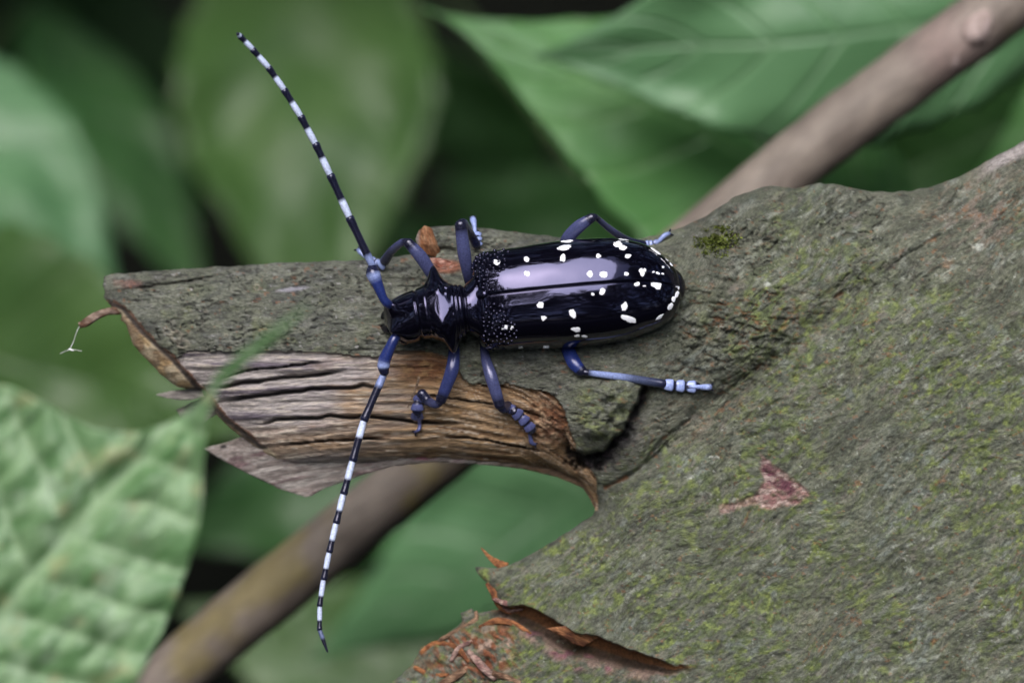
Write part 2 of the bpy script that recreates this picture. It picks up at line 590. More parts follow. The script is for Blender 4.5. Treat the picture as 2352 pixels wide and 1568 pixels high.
# ---- regions
wood_top = [(400, 822), (428, 806), (490, 806), (560, 808), (597, 806), (680, 808), (746, 808), (830, 818), (870, 822), (905, 806), (960, 806), (1010, 812), (1042, 832),
            (1062, 868), (1085, 880), (1110, 884), (1160, 882), (1200, 889), (1262, 903), (1290, 930), (1303, 965), (1318, 1010), (1330, 1045), (1352, 1075), (1372, 1100), (1372, 1190)]
wood_poly = rough_outline(wood_top, 6, 5, 23, closed=False).tolist() + [(1372, 1300), (300, 1300), (380, 850), (455, 884)]
WOOD = inside_poly(PX, PY, wood_poly) & (SDL > -60) & (PY < 1172)
end_poly = [(230, 690), (262, 690), (287, 700), (312, 730), (335, 758), (365, 790), (400, 816), (430, 848), (460, 884), (470, 900), (440, 960), (230, 960)]
CUT = inside_poly(PX, PY, rough_outline(end_poly, 6, 4, 29))
# broken rim of the lower wood
end2 = [(470, 885), (492, 915), (520, 952), (570, 992), (604, 1018), (640, 1052), (640, 1100), (400, 1100), (400, 900)]
CUT2 = inside_poly(PX, PY, rough_outline(end2, 6, 4, 31))
CUT = (CUT | CUT2)
WOOD = WOOD & ~CUT

dz = np.zeros(PX.shape)
bark = ~(WOOD | CUT)
# bark relief
rid_s = np.abs(fbm(ga_s / 34, gb_s / 7.5, 0, 41, 2))
crk_s = sst(0.15, 0.0, rid_s) * sst(-0.35, 0.15, fbm(ga_s / 50, gb_s / 40, 0, 42, 2))
CALM = 1 - 0.75 * sst(1500, 2100, PX * 0.6 + PY * 0.8)
rid_t = np.abs(fbm(ga_t / 48, gb_t / 11, 0, 43, 3))
crk_t = sst(0.10, 0.0, rid_t) * sst(-0.15, 0.3, fbm(ga_t / 90, gb_t / 60, 0, 44, 2))
relief_t = fbm(ga_t / 60, gb_t / 24, 0, 45, 4) * 11 + fbm(PX / 11, PY / 8, 0, 46, 2) * 4.2 - crk_t * 9 * CALM
relief_s = fbm(ga_s / 60, gb_s / 30, 0, 47, 3) * 4 + fbm(PX / 14, PY / 5, 0, 48, 2) * 2.8 - crk_s * 10
collar = np.exp(-((PX - 1680) / 200)**2 - ((PY - 740) / 180)**2)
wr = fbm(PX / 40 + PY / 130, PY / 13 - PX / 70, 0, 49, 3)
brk = relief_t * (1 - STUB) + relief_s * STUB + collar * (wr * 15 - 9 * sst(0.15, 0, np.abs(wr)))
brk += fbm(PX / 190, PY / 190, 0, 50, 2) * 14 * (1 - STUB) + fbm(PX / 150, PY / 90, 0, 51, 2) * 5 * STUB
dz += np.where(bark, brk, 0)

# bare wood relief: fibres follow the stub
top_w = interp(PX, [(400, 800), (746, 806), (1000, 815), (1200, 890), (1300, 960), (1372, 1080)])
bot_w = interp(PX, [(400, 1100), (640, 1090), (800, 1068), (1000, 1055), (1200, 1068), (1372, 1180)])
WW = (PY - top_w) / np.maximum(bot_w - top_w, 30)
wl_ = PX / 300.0
fib = fbm(wl_ * 1.6, WW * 30, 0, 61, 3)
fib2 = fbm(wl_ * 5, WW * 85, 0, 62, 2)
crk_w = np.zeros(PX.shape)
for pts, wd in [([(470, 892), (540, 884), (640, 868), (720, 862), (800, 850)], 5.5), ([(490, 928), (560, 915), (640, 902), (740, 894), (830, 886), (905, 889)], 5.0),
                ([(560, 978), (640, 965), (760, 956), (860, 958), (950, 968), (1080, 975)], 4.5), ([(640, 1022), (760, 1010), (900, 1006)], 3.0), ([(500, 868), (600, 845), (740, 832)], 2.5),
                ([(1000, 1000), (1120, 1010), (1260, 1040)], 2.5), ([(940, 905), (1040, 915), (1180, 932), (1270, 970)], 2.0)]:
    d, t = poly_dist(PX, PY + fbm(PX / 40, PY / 40, 0, 63, 2) * 4, pts)
    crk_w = np.maximum(crk_w, sst(wd * 1.3, wd * 0.3, d) * np.clip(np.minimum(t, 1 - t) * 6, 0, 1))
dz += np.where(WOOD, -15 + fib * 11 + fib2 * 4.5 - crk_w * 32, 0)
# torn brown patch just under the beetle's head and the crumbly rot further right
torn = sst(0, 1, 1.3 - np.hypot((PX - 985) / 95, (PY - 845) / 42)) * WOOD
crumb = sst(0, 1, 1.25 - np.hypot((PX - 1265) / 90, (PY - 965) / 80)) * WOOD
dz += (torn * 10 + crumb * 16) * fbm(PX / 11, PY / 9, 0, 64, 3)
# broken end
dz += np.where(CUT, -10 + fbm(PX / 14, PY / 14, 0, 65, 3) * 9, 0)
d_rim, _ = poly_dist(PX, PY, [(262, 690), (287, 700), (335, 758), (400, 816), (460, 884), (520, 952), (604, 1018)])
dz += np.where(CUT, sst(18, 3, d_rim) * 7, 0)
GROOVE = sst(9, 2, np.abs(d_rim - 9)) * CUT
dz -= GROOVE * 9
# crevice where the stub meets the trunk, with a hollow at its foot
crv_pts = rough_outline([(1486, 862), (1480, 885), (1466, 918), (1452, 958), (1428, 1002), (1396, 1034), (1356, 1046), (1306, 1036)], 6, 10, 66, closed=False)
lump_poly = crv_pts.tolist() + [(1290, 960), (1300, 860), (1400, 800)]
far_side = ~inside_poly(PX, PY, lump_poly)
d, t = poly_dist(PX, PY, crv_pts)
d_crv, t_crv = d, t
jit = fbm(PX / 17, PY / 14, 0, 81, 3)
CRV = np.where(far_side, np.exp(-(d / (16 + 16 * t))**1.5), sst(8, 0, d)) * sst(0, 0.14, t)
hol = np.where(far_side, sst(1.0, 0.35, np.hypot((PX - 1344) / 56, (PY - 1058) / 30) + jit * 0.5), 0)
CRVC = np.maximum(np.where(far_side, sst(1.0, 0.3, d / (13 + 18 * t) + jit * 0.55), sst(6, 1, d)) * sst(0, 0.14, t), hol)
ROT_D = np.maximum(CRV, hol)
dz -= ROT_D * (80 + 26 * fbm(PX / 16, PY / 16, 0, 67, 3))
lump = np.exp(-((PX - 1390) / 66)**4 - ((PY - 950) / 70)**4)
dz += lump * (50 + 30 * fbm(PX / 26, PY / 22, 0, 80, 3))
dv, tv_ = poly_dist(PX, PY, [(1380, 1150), (1470, 1085), (1560, 1000), (1680, 905), (1800, 815), (1960, 690), (2120, 580)])
dz -= np.exp(-(dv / 42)**2) * 44 * sst(1.0, 0.7, tv_)
dz += 34 * np.exp(-((PX - 1660) / 150)**2 - ((PY - 700) / 130)**2) + 22 * np.exp(-((PX - 1780) / 120)**2 - ((PY - 500) / 60)**2)
# ridge line from the fork running up the trunk
d, t = poly_dist(PX, PY, [(1480, 1060), (1520, 1010), (1590, 960), (1660, 905), (1750, 835)])
CR2 = sst(6, 1, d + fbm(PX / 12, PY / 12, 0, 69, 2) * 4) * sst(-0.3, 0.2, fbm(PX / 40, PY / 40, 0, 70, 2))
d3, t = poly_dist(PX, PY, [(1390, 1120), (1450, 1090), (1500, 1050), (1560, 985)])
CR2 = np.maximum(CR2, sst(5, 1, d3 + fbm(PX / 12, PY / 12, 0, 71, 2) * 4))
d4, t = poly_dist(PX, PY, [(1700, 790), (1770, 770), (1850, 720), (1960, 660), (2060, 600), (2160, 540)])
CR2 = np.maximum(CR2, 0.8 * sst(5, 1, d4 + fbm(PX / 14, PY / 14, 0, 72, 2) * 5) * sst(-0.2, 0.15, fbm(PX / 60, PY / 60, 0, 73, 2)))
dz -= CR2 * 12
# peeling strip along the stub's upper left edge
d, t = poly_dist(PX, PY, [(296, 662), (345, 657), (420, 647), (478, 636), (540, 628)])
PEEL = sst(4.5, 1, d) * sst(0, 0.1, t) * sst(1, 0.6, t)
above = PY < interp(PX, [(240, 668), (296, 662), (345, 657), (420, 647), (478, 636), (560, 626)])
dz += np.where(above & (PX < 560) & bark, 6 * sst(560, 430, PX), 0) - PEEL * 10
# knots and scars on the stub
scar = np.zeros(PX.shape)
for cx, cy, r in ((405, 772, 16), (420, 790, 14), (386, 762, 10), (590, 660, 9), (472, 714, 5), (520, 770, 5)):
    rr = np.hypot((PX - cx) / r, (PY - cy) / (r * 0.8)) + fbm(PX / 10, PY / 10, 0, 74, 2) * 0.3
    scar = np.maximum(scar, np.exp(-((rr - 0.8) / 0.28)**2))
dz += scar * 4 * bark
# broken bark ledge behind the beetle's head
ledge = sst(1.0, 0.55, np.hypot((PX - 1000) / 62, (PY - 585) / 26) + fbm(PX / 18, PY / 18, 0, 75, 2) * 0.25)
dz -= ledge * 30
REDIN = sst(1.0, 0.5, np.hypot((PX - 1025) / 48, (PY - 612) / 20))
# long split at the foot of the trunk: the upper bark lips over the lower
up_edge = [(1100, 1392), (1150, 1390), (1206, 1391), (1263, 1417), (1315, 1450), (1384, 1466), (1440, 1488), (1483, 1503), (1549, 1527), (1606, 1528)]
lo_edge = [(1100, 1440), (1150, 1412), (1180, 1428), (1240, 1462), (1290, 1490), (1315, 1505), (1380, 1520), (1450, 1536), (1533, 1550), (1606, 1530)]
ue = interp(PX, up_edge) + fbm(PX / 25, PX * 0, 0, 76, 3) * 5
le = interp(PX, lo_edge) + fbm(PX / 25, PX * 0 + 9, 0, 77, 3) * 5
in_x = sst(1120, 1160, PX) * sst(1612, 1560, PX)
prof = (PY - ue) / np.maximum(le - ue, 3)
SPLIT = sst(-0.04, 0.06, prof) * sst(1.25, 0.75, prof) * in_x
below = sst(0, 30, PY - ue) * sst(1720, 1400, PX) * (PX > 880)
dz -= below * 26
dz -= SPLIT * 52 * sst(1612, 1400, PX)
dz += sst(26, 2, ue - PY) * (PY < ue) * in_x * 9
WALL = sst(-0.05, 0.03, prof) * sst(0.62, 0.42, prof) * in_x
RIM = sst(0.75, 1.0, prof) * sst(1.75, 1.2, prof) * in_x
# shredded foot
shr = sst(1.0, 0.4, np.hypot((PX - 1085) / 150, (PY - 1500) / 95) + fbm(PX / 50, PY / 50, 0, 78, 2) * 0.4)
shn = fbm((PX - PY) / 20, (PX + PY) / 44, 0, 79, 3)
dz += shr * shn * 24
# pale scar on the trunk
sc_poly = rough_outline([(1745, 1046), (1768, 1062), (1800, 1085), (1838, 1112), (1862, 1138), (1840, 1156), (1806, 1160), (1770, 1172), (1742, 1166), (1752, 1140), (1736, 1135), (1756, 1104), (1748, 1076)], 5, 7, 83)
SCR = blur(inside_poly(PX, PY, sc_poly).astype(float), 3)
SCR = np.clip(SCR * (0.75 + 0.9 * fbm(PX / 12, PY / 8, 0, 84, 3)) + 0.6 * sst(14, 4, poly_dist(PX, PY, [(1752, 1140), (1700, 1160), (1660, 1172)])[0] + fbm(PX / 14, PY / 8, 0, 85, 2) * 12), 0, 1)
dz -= SCR * 9

H = Z_MID + np.where(INS, BASE + dz * sst(0, 60, BASE), 0)

def surf(px, py):
    fx = (px - X0) / G; fy = (py - Y0) / G
    i, j = int(np.clip(fy, 0, H.shape[0] - 2)), int(np.clip(fx, 0, H.shape[1] - 2))
    if not INS[i, j]: return Z_MID
    return float(H[i:i + 2, j:j + 2].mean())

# ---- colours of bark and wood, darker in cracks, crevice and split
BARKC = np.array([0.128, 0.128, 0.108])
C_bark = mixc(BARKC * 0.78, BARKC * 1.25, sst(-0.5, 0.5, nz(60, 24, 101)))
C_bark = C_bark * (1 + STUB[..., None] * np.array([0.10, 0.16, 0.08]))
C_bark = mixc(C_bark, [0.078, 0.084, 0.074], sst(0.0, 0.5, nz(34, 14, 102)) * 0.8)
lich = sst(-0.1, 0.45, fbm(PX / 160, PY / 140, 0, 130, 2) + 0.25 * sst(1500, 2300, PX))
pale_f = sst(0.10, 0.5, nz(26, 10, 103, 4)) * (0.35 + 0.65 * lich * (1 - STUB))
C_bark = mixc(C_bark, [0.30, 0.30, 0.295], pale_f * 0.75)
purp = sst(0.30, 0.62, nz(40, 18, 104, 3)) * (1 - STUB * 0.8)
C_bark = mixc(C_bark, [0.185, 0.152, 0.155], purp * 0.6)
pk = sst(0.1, 0.5, nz(120, 40, 134, 3)) * (1 - STUB)
C_bark = mixc(C_bark, [0.20, 0.185, 0.165], pk * sst(-0.2, 0.4, nz(30, 9, 135, 3)) * 0.7)
C_bark = mixc(C_bark, [0.20, 0.215, 0.22], sst(0.2, 0.5, fbm(PX / 85, PY / 60, 0, 136, 3)) * sst(-0.2, 0.4, nz(22, 9, 137, 3)) * (1 - STUB) * 0.75)
mo_reg = sst(-0.55, 0.35, fbm(PX / 200, PY / 170, 0, 105, 2) + 0.45 * sst(800, 1200, PY) - 0.45 * sst(760, 450, PY))
ms_n = nz(19, 9, 106, 4) + 0.22 * fbm(PX / 60, PY / 45, 0, 107, 2)
moss = sst(-0.12, 0.34, ms_n) * mo_reg * (1 - STUB * 0.85)
moss = np.maximum(moss, sst(0.15, 0.6, fbm(PX / 60, PY / 30, 0, 131, 3)) * STUB * 0.35)
lump_m = np.exp(-((PX - 1388) / 72)**4 - ((PY - 955) / 82)**4)
moss = np.maximum(moss, lump_m * sst(-0.2, 0.3, ms_n) * 0.8)
C_bark = mixc(C_bark, mixc([0.105, 0.130, 0.052], [0.225, 0.262, 0.070], sst(-0.2, 0.55, fbm(PX / 15, PY / 12, 0, 108, 3))), moss * 0.82)
dark_f = sst(0.22, 0.6, nz(18, 7, 109, 3))
C_bark = mixc(C_bark, [0.040, 0.040, 0.038], dark_f * 0.75 * (0.45 + 0.55 * CALM))
C_bark = mixc(C_bark, [0.040, 0.038, 0.033], np.clip(crk_t * (1 - STUB) * CALM + crk_s * STUB, 0, 1) * 0.85)
# rusty fissures
fis = sst(0.05, 0.0, np.abs(fbm(ga_t / 90, gb_t / 15, 0, 110, 2))) * sst(0.22, 0.5, fbm(ga_t / 110, gb_t / 45, 0, 111, 3)) * (1 - STUB)
fis = np.maximum(fis, collar * sst(0.12, 0.02, np.abs(wr)) * sst(0.05, 0.3, fbm(PX / 28, PY / 16, 0, 112, 2)))
fis = np.maximum(fis, CR2 * sst(0.0, 0.35, fbm(PX / 25, PY / 25, 0, 113, 2)))
fis = np.maximum(fis, sst(0.58, 0.7, fbm(PX / 13, PY / 7, 0, 114, 2)) * 0.7)
pink_reg = np.exp(-((PX - 2260) / 100)**2 - ((PY - 490) / 90)**2)
pink_reg = np.maximum(pink_reg, 0.7 * np.exp(-((PX - 1640) / 60)**2 - ((PY - 955 + 0.7 * (PX - 1640)) / 24)**2))
C_bark = mixc(C_bark, [0.25, 0.185, 0.175], pink_reg * sst(-0.1, 0.4, nz(30, 12, 115)) * 0.75)
fis = np.maximum(fis, pink_reg * sst(0.28, 0.45, nz(18, 7, 116)))
C_bark = mixc(C_bark, [0.24, 0.105, 0.055], fis * 0.8)
wht = sst(0.68, 0.78, fbm(PX / 10, PY / 7, 0, 117, 2))
C_bark = mixc(C_bark, [0.40, 0.39, 0.40], wht * 0.6)
for cx, cy, rx, ry in ((2247, 567, 16, 10), (1762, 652, 10, 9), (1330, 700, 6, 4), (1640, 1050, 14, 5), (1585, 1095, 16, 5)):
    C_bark = mixc(C_bark, [0.46, 0.45, 0.46], sst(1.0, 0.5, np.hypot((PX - cx) / rx, (PY - cy) / ry) + fbm(PX / 8, PY / 8, 0, 132, 2) * 0.4) * 0.85)
C_bark = C_bark * (1 + (1 - STUB)[..., None] * np.array([-0.02, 0.05, -0.10]))
tornedge = sst(24, 6, np.abs((PY - interp(PX, [(2200, 420), (2293, 366), (2352, 337), (2520, 260)])) - 4)) * sst(2230, 2300, PX)
C_bark = mixc(C_bark, [0.40, 0.36, 0.35], tornedge * 0.9)
C_bark = mixc(C_bark, [0.30, 0.16, 0.15], SCR)
C_bark = mixc(C_bark, [0.13, 0.045, 0.065], SCR * sst(20, 8, poly_dist(PX, PY, [(1757, 1066), (1775, 1098), (1815, 1122)])[0]))
C_bark = mixc(C_bark, [0.52, 0.42, 0.37], SCR * sst(0.0, 0.35, fbm(PX / 16, PY / 9, 0, 118, 2)) * 0.8)
C_bark = mixc(C_bark, [0.30, 0.115, 0.07], REDIN * 0.85)
C_bark = mixc(C_bark, [0.20, 0.085, 0.03], WALL)
C_bark = mixc(C_bark, [0.05, 0.025, 0.015], SPLIT * sst(0.35, 0.6, prof) * 0.9)
C_bark = mixc(C_bark, [0.32, 0.21, 0.17], RIM * 0.7 * sst(-0.3, 0.3, fbm(PX / 20, PY / 14, 0, 139, 3)))
C_bark = mixc(C_bark, [0.23, 0.085, 0.115], RIM * sst(0.1, 0.4, fbm(PX / 40, PY / 22, 0, 119, 2)) * 0.8)
C_bark = mixc(C_bark, mixc([0.24, 0.075, 0.03], [0.40, 0.28, 0.22], sst(0.1, 0.5, fbm(PX / 16, PY / 14, 0, 120, 2))), shr * sst(0.05, 0.35, np.abs(shn)) * 0.9)
C_bark = mixc(C_bark, [0.28, 0.10, 0.09], sst(5.0, 1, np.hypot((PX - 296) / 26, (PY - 650) / 10) * 3 + 2 * fbm(PX / 12, PY / 8, 0, 138, 2)) * 0.4)
C_bark = mixc(C_bark, [0.30, 0.27, 0.21], scar * 0.6)
C_bark = mixc(C_bark, [0.34, 0.33, 0.38], sst(1, 0.4, np.hypot((PX - 672) / 50, (PY - 664 + 0.12 * (PX - 672)) / 7)) * 0.8)
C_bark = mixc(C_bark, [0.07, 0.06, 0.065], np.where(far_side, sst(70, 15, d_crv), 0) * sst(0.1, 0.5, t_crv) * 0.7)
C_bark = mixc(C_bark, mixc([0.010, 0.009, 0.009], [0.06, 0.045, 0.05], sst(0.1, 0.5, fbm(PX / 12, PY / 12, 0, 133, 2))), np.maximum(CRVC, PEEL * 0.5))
# bare wood: silvery to the left, amber to the right
amber = sst(700, 1000, PX + fib * 160 + fbm(PX / 90, PY / 40, 0, 121, 2) * 160) * 0.95
amber = np.maximum(amber, sst(0.55, 0.75, WW) * sst(500, 640, PX) * sst(0.95, 0.8, WW) * 0.7)
Cw = mixc([0.40, 0.36, 0.35], [0.34, 0.22, 0.115], amber)
Cw = mixc(Cw, [0.105, 0.085, 0.115], sst(0.05, 0.45, fib) * (1 - amber) * 0.9)
Cw = mixc(Cw, [0.125, 0.055, 0.020], sst(0.0, 0.45, -fib + 0.3 * fbm(PX / 60, PY / 22, 0, 122, 2)) * amber * 0.95)
Cw = mixc(Cw, [0.60, 0.53, 0.44], sst(0.2, 0.55, fib2) * 0.6)
Cw = mixc(Cw, [0.34, 0.20, 0.085], sst(0.2, 0.6, fbm(PX / 40, PY / 14, 0, 123, 2)) * amber * 0.6)
Cw = mixc(Cw, [0.030, 0.025, 0.025], crk_w * 0.9)
Cw = mixc(Cw, [0.17, 0.070, 0.028], torn * 0.9)
Cw = mixc(Cw, [0.33, 0.20, 0.09], torn * sst(0.1, 0.4, fbm(PX / 16, PY / 9, 0, 124, 2)) * 0.8)
Cw = mixc(Cw, mixc([0.13, 0.05, 0.022], [0.40, 0.27, 0.17], sst(-0.1, 0.4, fbm(PX / 15, PY / 10, 0, 125, 2))), crumb * 0.85)
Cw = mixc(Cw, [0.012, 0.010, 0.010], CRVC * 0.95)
# broken end grain
Cc = mixc([0.46, 0.38, 0.26], [0.24, 0.16, 0.09], sst(-0.3, 0.4, fbm(PX / 20, PY / 16, 0, 126, 3)))
Cc = mixc(Cc, [0.40, 0.27, 0.12], sst(0.1, 0.4, fbm(PX / 30, PY / 26, 0, 127, 2)) * 0.7)
Cc = mixc(Cc, [0.05, 0.042, 0.045], GROOVE * 0.9)
Cc = mixc(Cc, [0.17, 0.075, 0.05], sst(7, 2, d_rim) * 0.8)
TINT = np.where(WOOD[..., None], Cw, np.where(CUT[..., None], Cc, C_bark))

# ---- mesh of the branch: front and back sheets share the outline ring
nr, nc = INS.shape
near = np.zeros_like(INS)
p = np.pad(INS, 1)
for a in (0, 1, 2):
    for b in (0, 1, 2):
        near |= p[a:a + nr, b:b + nc]
RING = near & ~INS
node_in = INS | RING
bx, by = PX[RING], PY[RING]
nb_x, nb_y = bx.copy(), by.copy()
best = np.full(len(bx), 1e9)
OC = OUT[(OUT[:, 0] < X1 + 60) & (OUT[:, 1] < Y1 + 60)]
nO = len(OUT)
for k in range(nO):
    a, b = OUT[k], OUT[(k + 1) % nO]
    if min(a[0], b[0]) > X1 + 20 or min(a[1], b[1]) > Y1 + 20: continue
    sel = np.where((bx > min(a[0], b[0]) - 10) & (bx < max(a[0], b[0]) + 10) & (by > min(a[1], b[1]) - 10) & (by < max(a[1], b[1]) + 10))[0]
    if len(sel) == 0: continue
    dd = b - a
    t = np.clip(((bx[sel] - a[0]) * dd[0] + (by[sel] - a[1]) * dd[1]) / max(dd @ dd, 1e-9), 0, 1)
    qx, qy = a[0] + t * dd[0], a[1] + t * dd[1]
    dist = np.hypot(bx[sel] - qx, by[sel] - qy)
    m = dist < best[sel]
    s2 = sel[m]
    best[s2] = dist[m]; nb_x[s2] = qx[m]; nb_y[s2] = qy[m]
GX, GY = PX.copy(), PY.copy()
GX[RING] = nb_x; GY[RING] = nb_y
# the cut edges of the sheet, outside the picture, close onto the ring too
edge = np.zeros_like(INS); edge[-1, :] = True; edge[:, -1] = True
RING |= INS & edge
ZF = np.where(RING, Z_MID, H)
ZB = np.where(RING, Z_MID, Z_MID - THICK * 0.85)
idx_f = -np.ones(INS.shape, dtype=np.int64); idx_f[node_in] = np.arange(node_in.sum())
n_f = int(node_in.sum())
core = node_in & ~RING
idx_b = idx_f.copy(); idx_b[core] = n_f + np.arange(core.sum())
Vall = np.vstack([at_n(GX[node_in], GY[node_in], ZF[node_in]), at_n(GX[core], GY[core], ZB[core])])
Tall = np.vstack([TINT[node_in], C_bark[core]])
Gall = np.vstack([np.stack([GA[node_in] / 10, GB[node_in] / 10, ZF[node_in] / 10], 1), np.stack([GA[core] / 10, GB[core] / 10, ZB[core] / 10], 1)])
q = node_in[:-1, :-1] & node_in[1:, :-1] & node_in[:-1, 1:] & node_in[1:, 1:]
anyin = core[:-1, :-1] | core[1:, :-1] | core[:-1, 1:] | core[1:, 1:]
q &= anyin
def quads(idx, m, flip):
    a = idx[:-1, :-1][m]; b = idx[1:, :-1][m]; c = idx[1:, 1:][m]; d = idx[:-1, 1:][m]
    return np.stack([a, b, c, d] if not flip else [a, d, c, b], 1)
wq = (WOOD[:-1, :-1].astype(int) + WOOD[1:, :-1] + WOOD[:-1, 1:] + WOOD[1:, 1:]) >= 2
cq = (CUT[:-1, :-1].astype(int) + CUT[1:, :-1] + CUT[:-1, 1:] + CUT[1:, 1:]) >= 2
wq &= ~cq
F_bark = np.vstack([quads(idx_f, q & ~wq & ~cq, False), quads(idx_b, q, True)])
F_wood = quads(idx_f, q & wq, False)
F_cut = quads(idx_f, q & cq, False)

branch = empty('broken_branch', to_world(at(1700, 1400, Z_MID))[None][0])
tag(branch, 'thick mossy grey branch with a broken stub that carries the beetle', 'branch')
def sub(name, F, mat, parent):
    used = np.unique(F)
    remap = -np.ones(len(Vall), dtype=np.int64); remap[used] = np.arange(len(used))
    return new_mesh(name, Vall[used], remap[F], mat, parent=parent, attrs={'tint': Tall[used], 'gco': Gall[used]})
bark_o = sub('bark', F_bark, M_BARK, branch)
tag(bark_o, 'rough grey green bark with yellow moss flecks')
wood_o = sub('bare_wood', F_wood, M_WOOD, branch)
tag(wood_o, 'bare fibrous silver and amber wood where the bark is gone')
end_o = sub('broken_end', F_cut, M_WOOD, branch)
tag(end_o, 'slanting broken end of the stub')

def gco_of(V, s=0.1):
    return np.asarray(V) * s

# the trunk goes on beyond the sheet above: down to the soil one way, up and away the other
def trunk_core():
    ax = [(-1.0, None)]
    a0 = at(1300, 2030, Z_MID - 10); a1 = at(2650, 800, Z_MID - 10)
    d = (a1 - a0) / np.linalg.norm(a1 - a0)
    # follow the same line to the ground
    dw = ROT @ d
    w0 = to_world(a0)
    tg = (w0[2] + 0.01) / (SC * dw[2]) if dw[2] > 0 else 0
    pts = [a0 - d * tg * 1.0, a0 - d * tg * 0.5, a0 - d * 900, a0, a0 + (a1 - a0) * 0.5, a1, a1 + d * 1500, a1 + d * 5000, a1 + d * 9000]
    hw = [640, 600, 550, 540, 530, 520, 500, 430, 340]
    hd = [520, 480, 300, 130, 110, 120, 260, 330, 270]
    P = catmull(pts, 70); tt = np.linspace(0, 1, len(hw)); ts = np.linspace(0, 1, 70)
    A = np.interp(ts, tt, hw); B = np.interp(ts, tt, hd)
    side = np.cross(d, [0, 0, 1]); side /= np.linalg.norm(side)
    up = np.cross(side, d)
    seg = 48
    V = []
    for i in range(70):
        for k in range(seg):
            a = 2 * math.pi * k / seg
            V.append(P[i] + side * math.cos(a) * A[i] + up * math.sin(a) * B[i])
    V = np.array(V)
    F = []
    for i in range(69):
        for k in range(seg):
            k2 = (k + 1) % seg
            F.append((i * seg + k, i * seg + k2, (i + 1) * seg + k2, (i + 1) * seg + k))
    F.append(tuple(range(seg))[::-1]); F.append(tuple(69 * seg + k for k in range(seg)))
    tint = mixc(BARKC * 0.8, [0.13, 0.15, 0.06], sst(0, 0.5, fbm(V[:, 0] / 60, V[:, 1] / 60, V[:, 2] / 60, 140, 3)) * 0.6)
    gc = np.stack([V @ d, V @ side, V @ up], 1) / 10
    return new_mesh('trunk', V, F, M_BARK, parent=branch, attrs={'tint': tint, 'gco': gc})
trunk_core()

# ---- torn pieces of the branch
def slab(name, poly, zf, th, mat, tint, parent, gstep=4.0, rough=2.0, rel=3.0, grain=(1, 0), seed=1, label=None):
    """a splinter or flake with its own outline, thickness and fibre relief; zf(px,py) gives its face"""
    O = rough_outline(poly, 5, rough, seed)
    x0, y0 = O.min(0) - gstep; x1, y1 = O.max(0) + gstep
    X, Y = np.meshgrid(np.arange(x0, x1 + gstep, gstep), np.arange(y0, y1 + gstep, gstep))
    I = inside_poly(X, Y, O)
    r, c = I.shape
    pp = np.pad(I, 1); nn = np.zeros_like(I)
    for a in (0, 1, 2):
        for b in (0, 1, 2): nn |= pp[a:a + r, b:b + c]
    ring = nn & ~I
    ex, ey = X.copy(), Y.copy()
    rx, ry = X[ring], Y[ring]
    D2 = (rx[:, None] - O[None, :, 0])**2 + (ry[:, None] - O[None, :, 1])**2
    k = D2.argmin(1)
    ex[ring] = O[k, 0]; ey[ring] = O[k, 1]
    gu = ex * grain[0] + ey * grain[1]; gw = -ex * grain[1] + ey * grain[0]
    relief = fbm(gu / 60, gw / 7, 0, seed + 3, 3) * rel
    base = zf(ex, ey)
    zfr = base + np.where(I, relief, 0) ; zbk = base - th
    zfr = np.where(ring, base - th * 0.35, zfr)
    ids = -np.ones(I.shape, dtype=np.int64); ids[nn] = np.arange(nn.sum()); n0 = int(nn.sum())
    idb = ids.copy(); idb[I] = n0 + np.arange(I.sum())
    V = np.vstack([at_n(ex[nn], ey[nn], zfr[nn]), at_n(ex[I], ey[I], zbk[I])])
    qq = nn[:-1, :-1] & nn[1:, :-1] & nn[:-1, 1:] & nn[1:, 1:]
    qq &= I[:-1, :-1] | I[1:, :-1] | I[:-1, 1:] | I[1:, 1:]
    F = np.vstack([quads(ids, qq, False), quads(idb, qq, True)])
    tf = tint(ex, ey, gu, gw)
    T = np.vstack([tf[nn], tf[I]])
    gcx = np.stack([gu, gw, zfr], -1) / 10
    Gc = np.vstack([gcx[nn], gcx[I]])
    o = new_mesh(name, V, F, mat, parent=parent, attrs={'tint': T, 'gco': Gc})
    if label: tag(o, label)
    return o

def tint_grey_pink(x, y, gu, gw):
    c = mixc([0.28, 0.235, 0.215], [0.46, 0.42, 0.39], sst(-0.2, 0.5, fbm(gu / 70, gw / 6, 0, 301, 3)))
    c = mixc(c, [0.15, 0.085, 0.095], sst(0.15, 0.5, fbm(gu / 60, gw / 12, 0, 302, 2)) * 0.8)
    c = mixc(c, [0.02, 0.018, 0.018], sst(1, 0.6, np.hypot((x - 513) / 9, (y - 1025) / 6)))
    c = mixc(c, [0.36, 0.10, 0.15], sst(1, 0.3, np.hypot((x - 970) / 42, (y - 1050) / 9)) * 0.8)
    c = mixc(c, [0.22, 0.12, 0.055], sst(1050, 1250, x) * 0.8)
    return c
slab('underside_splinter', [(466, 1030), (520, 1016), (560, 1000), (640, 1000), (800, 1010), (1000, 1025), (1150, 1035), (1300, 1060), (1372, 1110), (1372, 1178), (1358, 1150), (1340, 1121),
      (1280, 1095), (1200, 1076), (1100, 1066), (1000, 1061), (900, 1071), (840, 1088), (790, 1106), (745, 1122), (716, 1138), (700, 1141), (640, 1121), (592, 1098), (545, 1075), (500, 1050)],
     lambda x, y: Z_MID - 22 + 60 * sst(1140, 1000, y) * sst(470, 640, x) - 26 * sst(620, 480, x), 16, M_WOOD, tint_grey_pink, branch, 3.5, 1.6, 6, (0.985, -0.17), 311,
     'pointed grey pink splinter sheet hanging below the bare wood')
